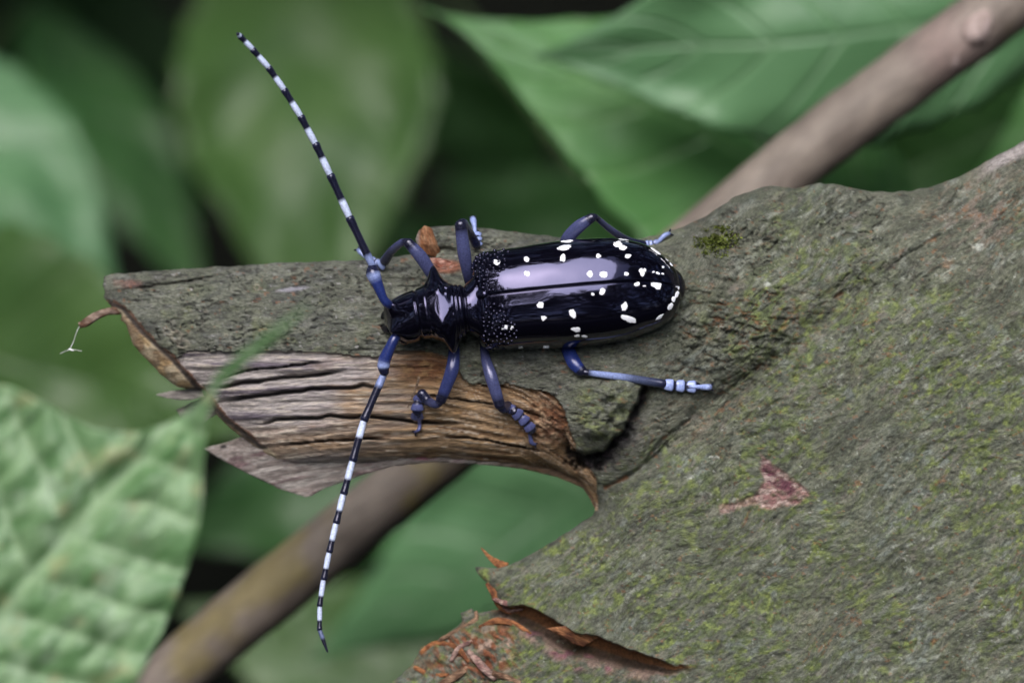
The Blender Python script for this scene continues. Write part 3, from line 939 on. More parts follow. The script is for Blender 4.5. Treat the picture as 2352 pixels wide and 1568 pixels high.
slab('splinter', [(354, 906), (395, 897), (432, 893), (462, 890), (470, 912), (440, 918), (414, 919), (380, 913)], lambda x, y: Z_MID - 40 + (x - 354) * 0.35, 9, M_WOOD,
     lambda x, y, u, w: mixc([0.30, 0.27, 0.25], [0.38, 0.35, 0.32], sst(-0.3, 0.4, fbm(u / 30, w / 6, 0, 5, 2))), branch, 3, 0.8, 2, (1, 0), 321)
slab('splinter', [(405, 940), (440, 925), (485, 905), (500, 950), (455, 975), (420, 968)], lambda x, y: Z_MID - 70 + (x - 405) * 0.3, 9, M_WOOD,
     lambda x, y, u, w: mixc([0.16, 0.14, 0.13], [0.24, 0.22, 0.20], sst(-0.3, 0.4, fbm(u / 30, w / 6, 0, 6, 2))), branch, 4, 1.0, 2, (1, 0), 322)
brown = lambda x, y, u, w: mixc([0.12, 0.06, 0.035], [0.32, 0.20, 0.12], sst(-0.3, 0.5, fbm(u / 26, w / 7, 0, 7, 3)))
rust = lambda x, y, u, w: mixc([0.13, 0.05, 0.025], [0.36, 0.16, 0.07], sst(-0.3, 0.5, fbm(u / 20, w / 7, 0, 8, 3)))

def strip(name, pts, w0, curl, mat, cols, parent, seed, n=18, label=None, facing=(0, 0.3, 1)):
    """curled ribbon of torn bark: gutter-shaped cross-section with thickness"""
    P = catmull(pts, n)
    T = np.gradient(P, axis=0); T /= np.linalg.norm(T, axis=1)[:, None]
    f = np.array(facing, float); f /= np.linalg.norm(f)
    W = np.interp(np.linspace(0, 1, n), np.linspace(0, 1, len(w0)), w0)
    m = 9
    outer = []; inner = []
    for i in range(n):
        s = np.cross(T[i], f); s /= np.linalg.norm(s) + 1e-9
        u = np.cross(s, T[i])
        for k in range(m):
            a = (k / (m - 1) - 0.5) * curl
            rad = W[i] / max(2 * math.sin(min(curl, 3.0) / 2), 0.2)
            jit = 1 + 0.12 * float(vnoise(i * 0.7, k * 0.9, 0, seed))
            off = s * math.sin(a) * rad * jit + u * (math.cos(a) - 1) * rad
            th = 0.10 * W[i] + 1.2
            outer.append(P[i] + off); inner.append(P[i] + off - (s * math.sin(a) + u * math.cos(a)) * th)
    V = np.array(outer + inner); N = n * m
    F = []
    for i in range(n - 1):
        for k in range(m - 1):
            a, b, c, d = i * m + k, i * m + k + 1, (i + 1) * m + k + 1, (i + 1) * m + k
            F.append((a, b, c, d)); F.append((N + a, N + d, N + c, N + b))
        a, d = i * m, (i + 1) * m
        F.append((a, d, N + d, N + a))
        a, d = i * m + m - 1, (i + 1) * m + m - 1
        F.append((a, N + a, N + d, d))
    for k in range(m - 1):
        F.append((k, N + k, N + k + 1, k + 1))
        e = (n - 1) * m
        F.append((e + k, e + k + 1, N + e + k + 1, N + e + k))
    t = sst(-0.3, 0.4, fbm(V[:, 0] / 12, V[:, 1] / 12, V[:, 2] / 12, seed + 1, 3))
    tint = mixc(cols[0], cols[1], t)
    o = new_mesh(name, V, F, mat, parent=parent, attrs={'tint': tint, 'gco': gco_of(V)})
    if label: tag(o, label)
    return o
BR0, BR1 = (0.10, 0.05, 0.03), (0.30, 0.19, 0.12)
RU0, RU1 = (0.13, 0.045, 0.02), (0.36, 0.15, 0.06)
PK0, PK1 = (0.20, 0.10, 0.09), (0.42, 0.30, 0.25)
strip('bark_curl', [at(272, 705, -318), at(245, 709, -300), at(215, 720, -285), at(192, 734, -282), at(180, 741, -286)], [24, 20, 23, 25, 18], 3.6, M_SHRED, (BR0, (0.28, 0.21, 0.17)), branch, 401,
      label='curled brown bark strip sticking out of the broken end', facing=(0.1, 0.9, 0.5))
slab('bark_flake', [(953, 550), (962, 528), (975, 518), (990, 524), (1000, 545), (1012, 578), (1006, 592), (988, 588), (966, 576)], lambda x, y: -236 - 0.9 * np.abs(x - 985) - 0.5 * np.abs(y - 560), 9, M_SHRED,
     lambda x, y, u, w: mixc(mixc([0.15, 0.06, 0.025], [0.36, 0.20, 0.11], sst(-0.3, 0.5, fbm(u / 14, w / 9, 0, 8, 3))), [0.22, 0.19, 0.17], sst(968, 956, x)), branch, 2.5, 2, 9, (0.4, 0.9), 402, 'torn rusty bark flake behind the head of the beetle')
strip('bark_flake', [at(1066, 634, -205), at(1040, 617, -206), at(1010, 603, -214), at(986, 596, -232)], [12, 26, 26, 12], 1.0, M_SHRED, ((0.17, 0.055, 0.035), (0.34, 0.20, 0.16)), branch, 403, facing=(0, 0.2, 1))
strip('fibre_spur', [at(1165, 1302, -325), at(1140, 1290, -318), at(1122, 1276, -312), at(1105, 1257, -312)], [24, 17, 9, 3], 1.2, M_SHRED, (RU0, RU1), branch, 404, label='rusty fibre spur standing up from the lower bark edge')
for i, (pts, w) in enumerate([
        ([(1118, 1338), (1135, 1362), (1152, 1392), (1175, 1408)], [10, 18, 18, 8]), ([(1130, 1372), (1160, 1384), (1195, 1392)], [8, 14, 7]),
        ([(1010, 1470), (1050, 1450), (1090, 1425), (1092, 1402)], [10, 14, 13, 9]), ([(966, 1500), (1000, 1480), (1050, 1490), (1075, 1520)], [10, 20, 18, 8]),
        ([(1060, 1470), (1085, 1500), (1110, 1530), (1140, 1560)], [10, 20, 22, 14]), ([(1090, 1510), (1060, 1540), (1020, 1565), (980, 1590)], [12, 18, 20, 14]),
        ([(1100, 1440), (1140, 1425), (1180, 1432), (1220, 1455)], [8, 16, 14, 6]), ([(1035, 1520), (1055, 1490), (1090, 1470)], [9, 16, 8]),
        ([(1130, 1545), (1170, 1560), (1220, 1580)], [14, 18, 10]), ([(950, 1530), (985, 1545), (1030, 1550)], [8, 16, 8]),
        ([(1155, 1392), (1170, 1400), (1200, 1398)], [7, 10, 5])]):
    z = [max(surf(a, b), Z_MID + 8) + 7 + 9 * math.sin(k * 1.9 + i) for k, (a, b) in enumerate(pts)]
    strip('bark_shred', [at(a, b, zz) for (a, b), zz in zip(pts, z)], w, 1.6 + 0.25 * (i % 3), M_SHRED, [(RU0, RU1), (PK0, PK1), (BR0, BR1)][i % 3], branch, 420 + i, 12,
          facing=(0.3 * math.sin(i * 2.1), 0.4 * math.cos(i * 1.3), 1))
strip('wood_fibre', [at(962, 866, surf(962, 866) + 34), at(955, 890, surf(955, 890) + 20), at(946, 912, surf(946, 912) + 9), at(936, 936, surf(936, 936) + 3)], [6, 5, 4, 2], 1.2, M_SHRED, ((0.22, 0.15, 0.10), (0.40, 0.31, 0.23)), branch, 440, 10)
slab('bark_flake', [(1255, 1442), (1300, 1436), (1335, 1449), (1380, 1462), (1340, 1484), (1318, 1478), (1295, 1462)], lambda x, y: surf(1330, 1430) - 8 - (y - 1440) * 0.5, 6, M_SHRED, rust, branch, 4, 2, 3, (0.9, 0.4), 331)

# ---- moss tuft beside the beetle's tail
def moss_tuft():
    V = []; F = []
    r = random.Random(5)
    for i in range(1100):
        a = r.uniform(0, 6.283); q_ = r.random() ** 0.6
        px = 1646 + math.cos(a) * q_ * 56; py = 556 + math.sin(a) * q_ * 38
        if float(fbm(px / 22, py / 18, 0, 88, 2)) < -0.12 + 0.35 * (q_ - 0.5): continue
        z = surf(px, py) - 3
        p = at(px, py, z)
        h = r.uniform(6, 19) * (1.15 - q_ * 0.6)
        d = np.array([r.uniform(-1, 1) * 0.8, r.uniform(-0.6, 1.0), r.uniform(0.5, 1.2)]); d /= np.linalg.norm(d)
        s = np.cross(d, [r.uniform(-1, 1), r.uniform(-1, 1), 0.3]); s /= np.linalg.norm(s)
        w = r.uniform(2.0, 4.6)
        k = len(V)
        V += [p - s * w * 0.5, p + s * w * 0.5, p + d * h * 0.55 + s * w, p + d * h, p + d * h * 0.55 - s * w]
        F.append((k, k + 1, k + 2, k + 3, k + 4))
    o = new_mesh('moss_tuft', np.array(V), F, M_MOSS, smooth=False)
    tag(o, 'small dark green moss tuft growing on the bark beside the tail of the beetle', 'moss')
moss_tuft()

# ------------------------------------------------------------------ the beetle
beetle_loc = to_world(at(1300, 680, -190))
axis_ang = math.radians(5.2)
E_A = np.array([math.cos(axis_ang), math.sin(axis_ang), 0.0])       # towards the tail
E_L0 = np.array([-math.sin(axis_ang), math.cos(axis_ang), 0.0])
roll = math.radians(9)
E_N = np.array([0, 0, 1.0]) * math.cos(roll) + E_L0 * math.sin(roll)
E_L = E_L0 * math.cos(roll) - np.array([0, 0, 1.0]) * math.sin(roll)

# body: one continuous skin from the mouth to the tail   (px, py, z centre, half width, half depth, exponent)
secs = np.array([
    (886, 738, -128, 8, 8), (889, 736, -126, 24, 26), (896, 736, -120, 37, 40), (908, 736, -112, 47, 50), (922, 735, -105, 55, 56), (940, 730, -97, 59, 60), (960, 723, -90, 59, 66),
    (980, 719, -87, 61, 70), (1000, 718, -84, 66, 72), (1020, 717, -83, 67, 72.5), (1040, 716, -84, 64, 71.5), (1060, 713, -86, 60, 67),
    (1074, 710, -88, 58, 60), (1086, 707, -90, 66, 62), (1100, 702, -96, 80, 66), (1118, 698, -104, 92, 66), (1160, 690, -112, 100, 66), (1300, 673, -114, 106, 66), (1420, 662, -114, 100, 60),
    (1500, 658, -116, 76, 46), (1540, 656, -118, 50, 34), (1560, 655, -120, 34, 24), (1570, 656, -122, 22, 15), (1574, 656, -122, 9, 7)])
GROOVES = ((961, 4.0, 2.6), (984, 1.0, 1.6), (1049, 2.4, 1.8), (1058, 2.4, 1.8), (1070, 5.0, 3.4))
def body_skin():
    s = np.linspace(0, 1, len(secs))
    # resample densely at the front, where the rings of the thorax are
    pos = np.concatenate([np.linspace(secs[0, 0], 1110, 130), np.linspace(1114, secs[-1, 0], 60)])
    cols = [smooth_interp(pos, secs[:, [0, i]]) if i else pos for i in range(5)]
    for gx, gd, gw in GROOVES:
        e = gd * np.exp(-((pos - gx) / gw) ** 2)
        cols[3] = cols[3] - e; cols[4] = cols[4] - e
    # light smoothing away from the grooves
    V = []; seg = 96
    for i in range(len(pos)):
        px, py, z, hw, hd = [c[i] for c in cols]
        tilt = math.radians(interp(px, [(885, 13), (960, 9), (1090, 6), (1570, 5.2)]))
        l = np.array([-math.sin(tilt), math.cos(tilt), 0]); a_ = np.array([math.cos(tilt), math.sin(tilt), 0])
        nn = np.array([0, 0, 1.0]) * math.cos(roll) + l * math.sin(roll)
        ll = l * math.cos(roll) - np.array([0, 0, 1.0]) * math.sin(roll)
        c = at(px, py, z)
        for k in range(seg):
            th = 2 * math.pi * k / seg
            u, v = math.cos(th), math.sin(th)
            ex = 0.88
            exv = 0.88 - 0.33 * math.exp(-((px - 1010) / 34) ** 2)
            du = math.copysign(abs(u) ** (exv + 0.1), u); dv = math.copysign(abs(v) ** exv, v)
            r = 1.0
            pt = c + ll * du * hw + nn * dv * hd
            # side spines of the thorax
            for sgn, sx, amp in ((1, 1009, 40), (-1, 1031, 30)):
                ang = math.acos(max(-1, min(1, u * sgn)))
                ang = ang if v > -0.3 else ang * 1.3
                w = math.exp(-((px - sx) / 14) ** 2) * math.exp(-(ang / 0.36) ** 2)
                w += 0.35 * math.exp(-((px - sx) / 22) ** 2) * math.exp(-(ang / 0.55) ** 2)
                pt = pt + ll * sgn * amp * w * 0.8 + nn * amp * w * 0.05
            # antennal mounds and the furrow between them
            if px < 945 and v > -0.2:
                for sgn in (1, -1):
                    pt = pt + (nn * 0.75 + ll * sgn * 0.5 - a_ * 0.5) * 15 * math.exp(-((px - 903) / 13) ** 2) * math.exp(-((u - sgn * 0.62) / 0.24) ** 2)
                pt = pt - nn * 7 * math.exp(-(u / 0.16) ** 2) * sst(945, 915, px) * max(v, 0)
            if 985 < px < 1045 and v > 0:
                pt = pt + nn * (3.5 * math.exp(-((px - 1014) / 12) ** 2) * (math.exp(-((u - 0.42) / 0.22) ** 2) + math.exp(-((u + 0.42) / 0.22) ** 2)))
                pt = pt + nn * 3.0 * float(vnoise(px / 8, u * 7, 0, 9)) * sst(0.3, 0.7, abs(u) + 0.35 * sst(1020, 1040, px))
            V.append(pt)
    F = []
    n = len(pos)
    for i in range(n - 1):
        for k in range(seg):
            k2 = (k + 1) % seg
            F.append((i * seg + k, i * seg + k2, (i + 1) * seg + k2, (i + 1) * seg + k))
    F.append(tuple(range(seg))[::-1]); F.append(tuple((n - 1) * seg + k for k in range(seg)))
    return np.array(V), F
bv, bf = body_skin()
beetle = new_mesh('longhorn_beetle', bv, bf, M_CUT, loc=beetle_loc)
tag(beetle, 'glossy black longhorn beetle with white spots and banded antennae sitting on the broken branch', 'beetle')

# wing cases
HWP = [(-10, 84), (-4, 100), (4, 109), (16, 114), (40, 116), (100, 118), (200, 124), (260, 124), (300, 122), (340, 117), (380, 106), (410, 95), (435, 79), (452, 63), (463, 49), (469, 36), (473, 22)]
HTP = [(-10, 52), (-5, 68), (4, 81), (16, 90), (40, 98), (100, 107), (200, 114), (260, 112), (340, 101), (400, 80), (440, 56), (460, 38), (469, 25), (473, 14)]
def ely_point(a, th, inner=0.0):
    """th from 0 at the seam to about 1.75 rad at the tucked-in margin"""
    hw = float(smooth_interp(a, HWP)) - inner; ht = float(smooth_interp(a, HTP)) - inner
    c = at(1100, 694, -114) + E_A * a - np.array([0, 1, 0]) * 10 * sst(380, 475, a)
    s, co = math.sin(th), math.cos(th)
    l = hw * math.copysign(abs(s) ** 0.84, s); n = ht * math.copysign(abs(co) ** 0.80, co) if th < math.pi / 2 else ht * co * 0.7
    return c, l, n
def elytron(sgn):
    na, nt_ = 150, 54
    avals = np.concatenate([np.linspace(-10, 20, 22), np.linspace(23, 440, 96), np.linspace(443, 473, 32)])
    tv = np.concatenate([np.concatenate([np.linspace(0.0, 0.03, 7), [0.045, 0.06]]), np.linspace(0.085, 1.40, 38), np.linspace(1.44, 1.95, 9)])
    V = []
    for inner in (0.0, 5.0):
        for a in avals:
            for th in tv:
                c, l, n = ely_point(a, th, inner)
                l = l + 0.35 if th < 0.05 else l
                # seam edges roll inward
                n2 = n - 2.6 * math.exp(-(th / 0.010) ** 2)
                # shoulders stand up a little, a low ridge runs back from them
                n2 += 5.0 * math.exp(-((a - 18) / 20) ** 2) * math.exp(-((th - 0.95) / 0.22) ** 2)
                n2 += 0.7 * float(vnoise(a / 60, th * 3.5, 0, 21 + sgn)) * (1 if inner == 0 else 0)
                l2 = l
                if th > 1.40:
                    l2 = l + 2.5 * math.exp(-((th - 1.60) / 0.05) ** 2) * sst(60, 160, a)
                V.append(c + E_L * sgn * l2 + E_N * n2)
    m = len(tv); N = len(avals) * m
    F = []
    def q4(a, b, c, d):
        F.append((a, b, c, d) if sgn > 0 else (a, d, c, b))
    for i in range(len(avals) - 1):
        for k in range(m - 1):
            a, b, c, d = i * m + k, i * m + k + 1, (i + 1) * m + k + 1, (i + 1) * m + k
            q4(a, d, c, b); q4(N + a, N + b, N + c, N + d)
        a, d = i * m, (i + 1) * m
        q4(a, N + a, N + d, d)
        a, d = i * m + m - 1, (i + 1) * m + m - 1
        q4(a, d, N + d, N + a)
    for k in range(m - 1):
        q4(k, k + 1, N + k + 1, N + k)
        e = (len(avals) - 1) * m
        q4(e + k, N + e + k, N + e + k + 1, e + k + 1)
    V = np.array(V)
    o = new_mesh('wing_case', V, F, M_CUT, parent=beetle)
    tag(o, 'upper glossy wing case with white spots' if sgn > 0 else 'lower glossy wing case with white spots')
    return o, V, F
ely = {}
for sgn in (1, -1):
    o, V, F = elytron(sgn)
    ely[sgn] = (o, BVHTree.FromPolygons([Vector(v) for v in V], F))
# small shield between the wing cases
sv, sf = tube([at(1098, 677, -36), at(1112, 675, -24), at(1126, 674, -26)], [11, 9, 1.5], 14, 0.5, E_N, True, 10)
o = new_mesh('scutellum', sv, sf, M_CUT, parent=beetle)

CAMV = np.array([0, 0, DIST])
def cast(sgn, px, py):
    p = at(px, py, 0)
    d = (p - CAMV); d /= np.linalg.norm(d)
    loc, nor, _, _ = ely[sgn][1].ray_cast(Vector(CAMV), Vector(d))
    if loc is None:
        loc, nor, _, _ = ely[sgn][1].find_nearest(Vector(at(px, py, -70)))
    if nor.z < 0: nor = -nor
    return np.array(loc), np.array(nor)

spots_u = [(425, 288, 40, 16, 0), (400, 425, 55, 42, 0), (655, 397, 38, 44, 0), (660, 522, 48, 48, 0), (1003, 243, 90, 24, 0), (982, 298, 105, 46, -8), (962, 388, 42, 60, 0), (1195, 525, 48, 60, 0), (1312, 528, 72, 52, 0),
           (1268, 372, 48, 36, 10), (1432, 270, 72, 50, 20), (1478, 298, 66, 48, 25), (1485, 229, 90, 15, 8), (1523, 373, 52, 30, 5), (1510, 522, 42, 30, 0), (1640, 510, 44, 64, -25), (1665, 490, 24, 30, 0),
           (1760, 322, 95, 34, 38), (1858, 390, 68, 32, 48), (1893, 437, 46, 30, 62), (1822, 466, 20, 18, 0), (1740, 508, 25, 18, 0), (1775, 516, 40, 20, 20), (1820, 525, 26, 15, 20)]
spots_l = [(1597, 614, 46, 34, -15), (1663, 627, 28, 11, 0), (1770, 620, 82, 64, 20), (1305, 675, 46, 66, 25), (1220, 698, 28, 20, 20), (775, 795, 58, 52, 10), (800, 903, 42, 42, 0), (1048, 862, 48, 78, -25), (1080, 1000, 80, 56, 10),
           (1090, 1055, 44, 20, 0), (1145, 1058, 52, 20, 5), (1495, 805, 58, 72, 30), (1528, 912, 118, 58, 24), (1795, 892, 76, 28, -38), (1940, 700, 34, 68, 15), (1915, 738, 34, 50, 20), (1885, 800, 38, 62, 25),
           (1955, 640, 15, 46, -5), (470, 985, 60, 36, -25), (532, 987, 30, 45, 15), (602, 1162, 40, 26, -10), (820, 1158, 46, 12, 0)]
def spot(sgn, cx, cy, w, h, ang, i):
    px0, py0 = 1033.6 + cx * 0.2686, 488.1 + cy * 0.2686
    w *= 0.2686 / 2; h *= 0.2686 / 2
    ca, sa = math.cos(math.radians(ang)), math.sin(math.radians(ang))
    V = []; F = []
    nrad, nseg = 3, 28
    c0, n0 = cast(sgn, px0, py0)
    V.append(c0 + n0 * 0.6)
    for r in range(1, nrad + 1):
        for k in range(nseg):
            a = 2 * math.pi * k / nseg
            j = 1 + 0.30 * float(vnoise(math.cos(a) * 1.3 + i * 7.7, math.sin(a) * 1.3, 0, 77)) + 0.16 * float(vnoise(math.cos(a) * 4.5 + i * 3.1, math.sin(a) * 4.5, 0, 78))
            q = r / nrad * j
            dx, dy = math.cos(a) * w * q, math.sin(a) * h * q
            c1, n1 = cast(sgn, px0 + dx * ca - dy * sa, py0 + dx * sa + dy * ca)
            V.append(c1 + n1 * (0.6 if r < nrad else 0.1))
    for k in range(nseg):
        F.append((0, 1 + (k + 1) % nseg, 1 + k))
    for r in range(nrad - 1):
        a = 1 + r * nseg; b = a + nseg
        for k in range(nseg):
            k2 = (k + 1) % nseg
            F.append((a + k, a + k2, b + k2, b + k))
    new_mesh('white_spot', np.array(V), F, M_SPOT, parent=ely[sgn][0])
for i, s in enumerate(spots_u): spot(1, *s, i)
for i, s in enumerate(spots_l): spot(-1, *s, 100 + i)

# shiny grains on the shoulders of the wing cases
def grains(sgn, poly, n, seed):
    r = random.Random(seed)
    pts = np.array(poly, float)
    got = []; V = []; F = []
    x0, y0 = pts.min(0); x1, y1 = pts.max(0)
    tries = 0
    while len(got) < n and tries < 6000:
        tries += 1
        x, y = r.uniform(x0, x1), r.uniform(y0, y1)
        ins = False
        for k in range(len(pts)):
            a, b = pts[k], pts[(k + 1) % len(pts)]
            if (a[1] > y) != (b[1] > y) and x < a[0] + (y - a[1]) / (b[1] - a[1]) * (b[0] - a[0]): ins = not ins
        if not ins: continue
        if any((x - u)**2 + (y - v)**2 < 33**2 for u, v in got): continue
        got.append((x, y))
        c, nrm = cast(sgn, 1033.6 + x * 0.2686, 488.1 + y * 0.2686)
        R = r.uniform(3.2, 4.8)
        t1 = np.cross(nrm, [0.3, 1, 0.2]); t1 /= np.linalg.norm(t1); t2 = np.cross(nrm, t1)
        k0 = len(V)
        for j, el in enumerate((0, 28, 56)):
            for k in range(10):
                a = 2 * math.pi * k / 10
                V.append(c - nrm * 0.4 + R * (math.cos(math.radians(el)) * (math.cos(a) * t1 + math.sin(a) * t2) + 0.95 * math.sin(math.radians(el)) * nrm))
        V.append(c - nrm * 0.4 + nrm * R * 0.95)
        for j in range(2):
            for k in range(10):
                k2 = (k + 1) % 10
                F.append((k0 + j * 10 + k, k0 + j * 10 + k2, k0 + (j + 1) * 10 + k2, k0 + (j + 1) * 10 + k))
        for k in range(10): F.append((k0 + 20 + k, k0 + 20 + (k + 1) % 10, k0 + 30))
    o = new_mesh('shoulder_grains', np.array(V), F, M_CUT, parent=ely[sgn][0])
    tag(o, kind='stuff')
grains(1, [(175, 350), (260, 305), (420, 300), (500, 330), (480, 420), (460, 500), (400, 560), (380, 660), (310, 690), (220, 640), (185, 520)], 120, 3)
grains(-1, [(300, 800), (380, 770), (450, 820), (480, 900), (560, 960), (580, 1060), (520, 1130), (440, 1175), (330, 1180), (280, 1080), (275, 960)], 120, 4)

# eyes and jaws
for (px, py, z, dirv) in ((921, 694, -84, (0.1, 0.8, 0.5)), (933, 781, -96, (0.1, -0.8, 0.5))):
    v, f = tube([at(px - 12, py, z - 14), at(px - 4, py + 1, z - 2), at(px + 8, py, z - 6)], [9, 12, 9], 16, 0.8, dirv, True, 10)
    new_mesh('eye', v, f, M_EYE, parent=beetle)
for sgn in (1, -1):
    v, f = tube([at(897, 738 - sgn * 18, -150), at(884, 738 - sgn * 17, -168), at(878, 739 - sgn * 9, -182), at(879, 740 - sgn * 2, -190)], [11, 9, 6, 2], 12, 0.8, (1, 0, 0), True, 12)
    new_mesh('jaw', v, f, M_CUT, parent=beetle)

# ---- antennae and legs: colours along each piece
NAVY = np.array([0.007, 0.008, 0.024]); SLATE = np.array([0.044, 0.050, 0.120]); BLUE = np.array([0.013, 0.025, 0.130]); PALE = np.array([0.50, 0.57, 0.76]); ICE = np.array([0.20, 0.25, 0.46]); BLK = np.array([0.006, 0.006, 0.016])

def coloured_tube(name, pts, rad, cols, parent, seg=12, flat=None, n=16, up=(0, 0, 1)):
    """cols: (fraction, colour) along the piece"""
    P = catmull(pts, n)
    V, F = tube(P, np.interp(np.linspace(0, 1, n), np.linspace(0, 1, len(rad)), rad), seg, flat, up, True)
    d = P[1:] - P[:-1]; cum = np.concatenate([[0], np.cumsum(np.linalg.norm(d, axis=1))]); cum /= cum[-1]
    ring = np.concatenate([[0, 0, 0], cum, [1, 1, 1]])
    fr = np.array([c[0] for c in cols]); cc = np.array([c[1] for c in cols])
    tr = np.stack([np.interp(ring, fr, cc[:, i]) for i in range(3)], 1)
    T = np.repeat(tr, seg, axis=0)
    return new_mesh(name, V, F, M_BLUE, parent=parent, attrs={'tint': T, 'gco': gco_of(V)})

def antenna(scape, sr, segs, z0, z1, r0, r1, label):
    """segs: joint positions from the pedicel outwards with the place where white turns to black"""
    ant = coloured_tube('antenna', [at(*p) for p in scape], sr, [(0, BLK), (0.2, BLUE * 0.7), (0.70, BLUE * 0.8), (0.80, ICE), (0.86, ICE), (0.90, NAVY), (1, NAVY)], beetle, 14, None, 20)
    tag(ant, label)
    n = len(segs)
    for i, (a, m, b, first) in enumerate(segs):
        za = z0 + (z1 - z0) * (i / n); zb = z0 + (z1 - z0) * ((i + 1) / n)
        A, B = np.array(a, float), np.array(b, float)
        fm = np.linalg.norm(np.array(m) - A) / max(np.linalg.norm(B - A), 1e-6)
        ra = r0 + (r1 - r0) * (i / n); rb = r0 + (r1 - r0) * ((i + 1) / n)
        pts = [at(*(A + (B - A) * t), za + (zb - za) * t) for t in (0, 0.33, 0.66, 1.0)]
        last = i == n - 1
        rad = [ra * 0.82, ra * 0.95, ra * 0.9, rb * 0.92, rb * 1.12] if not last else [ra * 0.85, ra * 0.9, ra * 0.7, ra * 0.35]
        w = PALE if first == 1 else (ICE * 0.9 if first == 2 else ICE * 0.5)
        cols = [(0, BLK), (0.015, w * 0.8), (max(fm - 0.03, 0.03), w), (min(fm + 0.04, 0.98), BLK), (0.97, BLK), (1, NAVY)]
        coloured_tube('antenna_segment', pts, rad, cols, ant, 12, None, 22)
up_j = [((857, 613), (849, 585), (804, 502), 2), ((803, 500), (783.4, 462), (760, 405), 1), ((758, 402), (739.5, 364), (726, 333), 1), ((724, 330), (704, 297), (692, 270), 1), ((691, 268), (671, 236), (654, 209), 1),
        ((653, 207), (633, 178), (618.5, 158), 1), ((617.5, 156), (594.4, 129), (582, 116), 1), ((581, 114), (562.6, 96), (552.5, 85), 1), ((552, 84), (547, 79), (545, 77), 1)]
antenna([(898, 703, -78), (889, 696, -66), (880, 684, -62), (868, 655, -62), (857, 628, -64), (856, 617, -66)], [11, 11, 10, 13, 17.5, 13], up_j, -66, 60, 10.0, 6.2, 'upper antenna banded black and pale blue, pointing up past the stub')
lo_j = [((882, 858), (868, 885), (837, 962), 2), ((836, 964), (823, 1002), (811, 1055), 1), ((810, 1057), (800, 1099), (790, 1131), 1), ((789, 1133), (780, 1171), (773, 1198), 1), ((772, 1200), (763, 1239), (757, 1265), 1),
        ((756, 1267), (749, 1304), (744, 1328), 1), ((743, 1330), (736.6, 1367), (734.5, 1389), 1), ((734.4, 1391), (733.5, 1423), (734, 1444), 1), ((734, 1445), (740, 1466), (752, 1496), 3)]
antenna([(914, 770, -84), (906, 778, -76), (897, 796, -76), (884, 824, -80), (881, 842, -82), (883, 855, -84)], [11, 11.5, 12.5, 15, 14.5, 11], lo_j, -88, -20, 10.0, 5.2, 'lower antenna banded black and pale blue, hanging across the bare wood')

def tarsus_piece(parent, p0, p1, w0, w1, col, name='tarsal_segment', thick=0.5):
    d = p1 - p0
    pts = [p0, p0 + d * 0.35, p0 + d * 0.75, p1]
    coloured_tube(name, pts, [w0 * 0.7, (w0 + w1) * 0.5, w1, w1 * 0.7], [(0, BLK), (0.18, NAVY), (0.27, col), (0.80, col * 0.9), (0.90, NAVY), (1, BLK)], parent, 14, thick, 16)

def leg(label, femur, fr, tibia, tr, tars, claw, fcol, tcol, scol, fcols=None):
    lg = coloured_tube('leg', [at(*p) for p in femur], fr, fcols or [(0, BLK), (0.12, NAVY), (0.38, fcol), (0.86, fcol), (0.92, BLK), (1, BLK)], beetle, 16, 0.7, 22)
    tag(lg, label)
    coloured_tube('tibia', [at(*p) for p in tibia], tr, [(0, BLK), (0.06, BLK), (0.11, tcol), (0.42, tcol), (0.62, tcol * 0.3), (1, NAVY)], lg, 14, 0.85, 18)
    for (a, b, w0, w1) in tars:
        tarsus_piece(lg, at(*a), at(*b), w0, w1, scol)
    P = [at(*p) for p in claw[0]]
    coloured_tube('claw_joint', P, claw[1], [(0, NAVY), (0.15, scol), (0.85, scol), (1, scol * 0.5)], lg, 10, None, 14)
    e = P[-1]; d = P[-1] - P[-2]; d /= np.linalg.norm(d) + 1e-9
    s = np.cross(d, [0, 0, 1]); s /= np.linalg.norm(s) + 1e-9
    for sg in (1, -1):
        coloured_tube('claw', [e - d * 1.5, e + d * 5 + s * sg * 5, e + d * 8 + s * sg * 8 - np.array([0, 0, 5]), e + d * 8 + s * sg * 8 - np.array([0, 0, 10])], [2.6, 2.3, 1.6, 0.6], [(0, NAVY), (1, BLK)], lg, 8, None, 10)
def sz(px, py, up):
    return (px, py, surf(px, py) + up)

leg('upper front leg reaching over the top of the stub', [(1004, 650, -150), (990, 626, -138), (965, 588, -122), (938, 558, -118)], [12, 14.5, 15.5, 12],
    [(936, 556, -120), (922, 558, -132), (900, 576, -180), (883, 600, -225)], [9, 9, 10, 12],
    [((884, 602, -230), (870, 612, -238), 9, 14), ((872, 610, -238), (860, 603, -246), 10, 13), ((862, 604, -246), (850, 597, -254), 9, 12)],
    ([(856, 600, -252), (842, 592, -258), (828, 580, -262), (823, 574, -268)], [3.5, 4, 5.5, 5]), SLATE, SLATE * 0.8, ICE)
leg('upper middle leg bent up behind the thorax', [(1080, 660, -150), (1074, 630, -132), (1066, 580, -106), (1058, 516, -92)], [10, 12, 16, 14],
    [(1058, 512, -94), (1066, 512, -112), (1080, 535, -190), sz(1094, 562, 24)], [9, 9, 9, 11],
    [(sz(1096, 566, 22), sz(1097, 556, 22), 8, 13), (sz(1096, 557, 22), sz(1094, 546, 24), 10, 14), (sz(1094, 548, 24), (1093, 534, -246), 9, 14)],
    ([(1092, 540, -238), (1090, 522, -250), (1087, 507, -262), (1086, 502, -268)], [3.5, 5, 8, 7]), SLATE, SLATE * 0.8, ICE * 1.1)
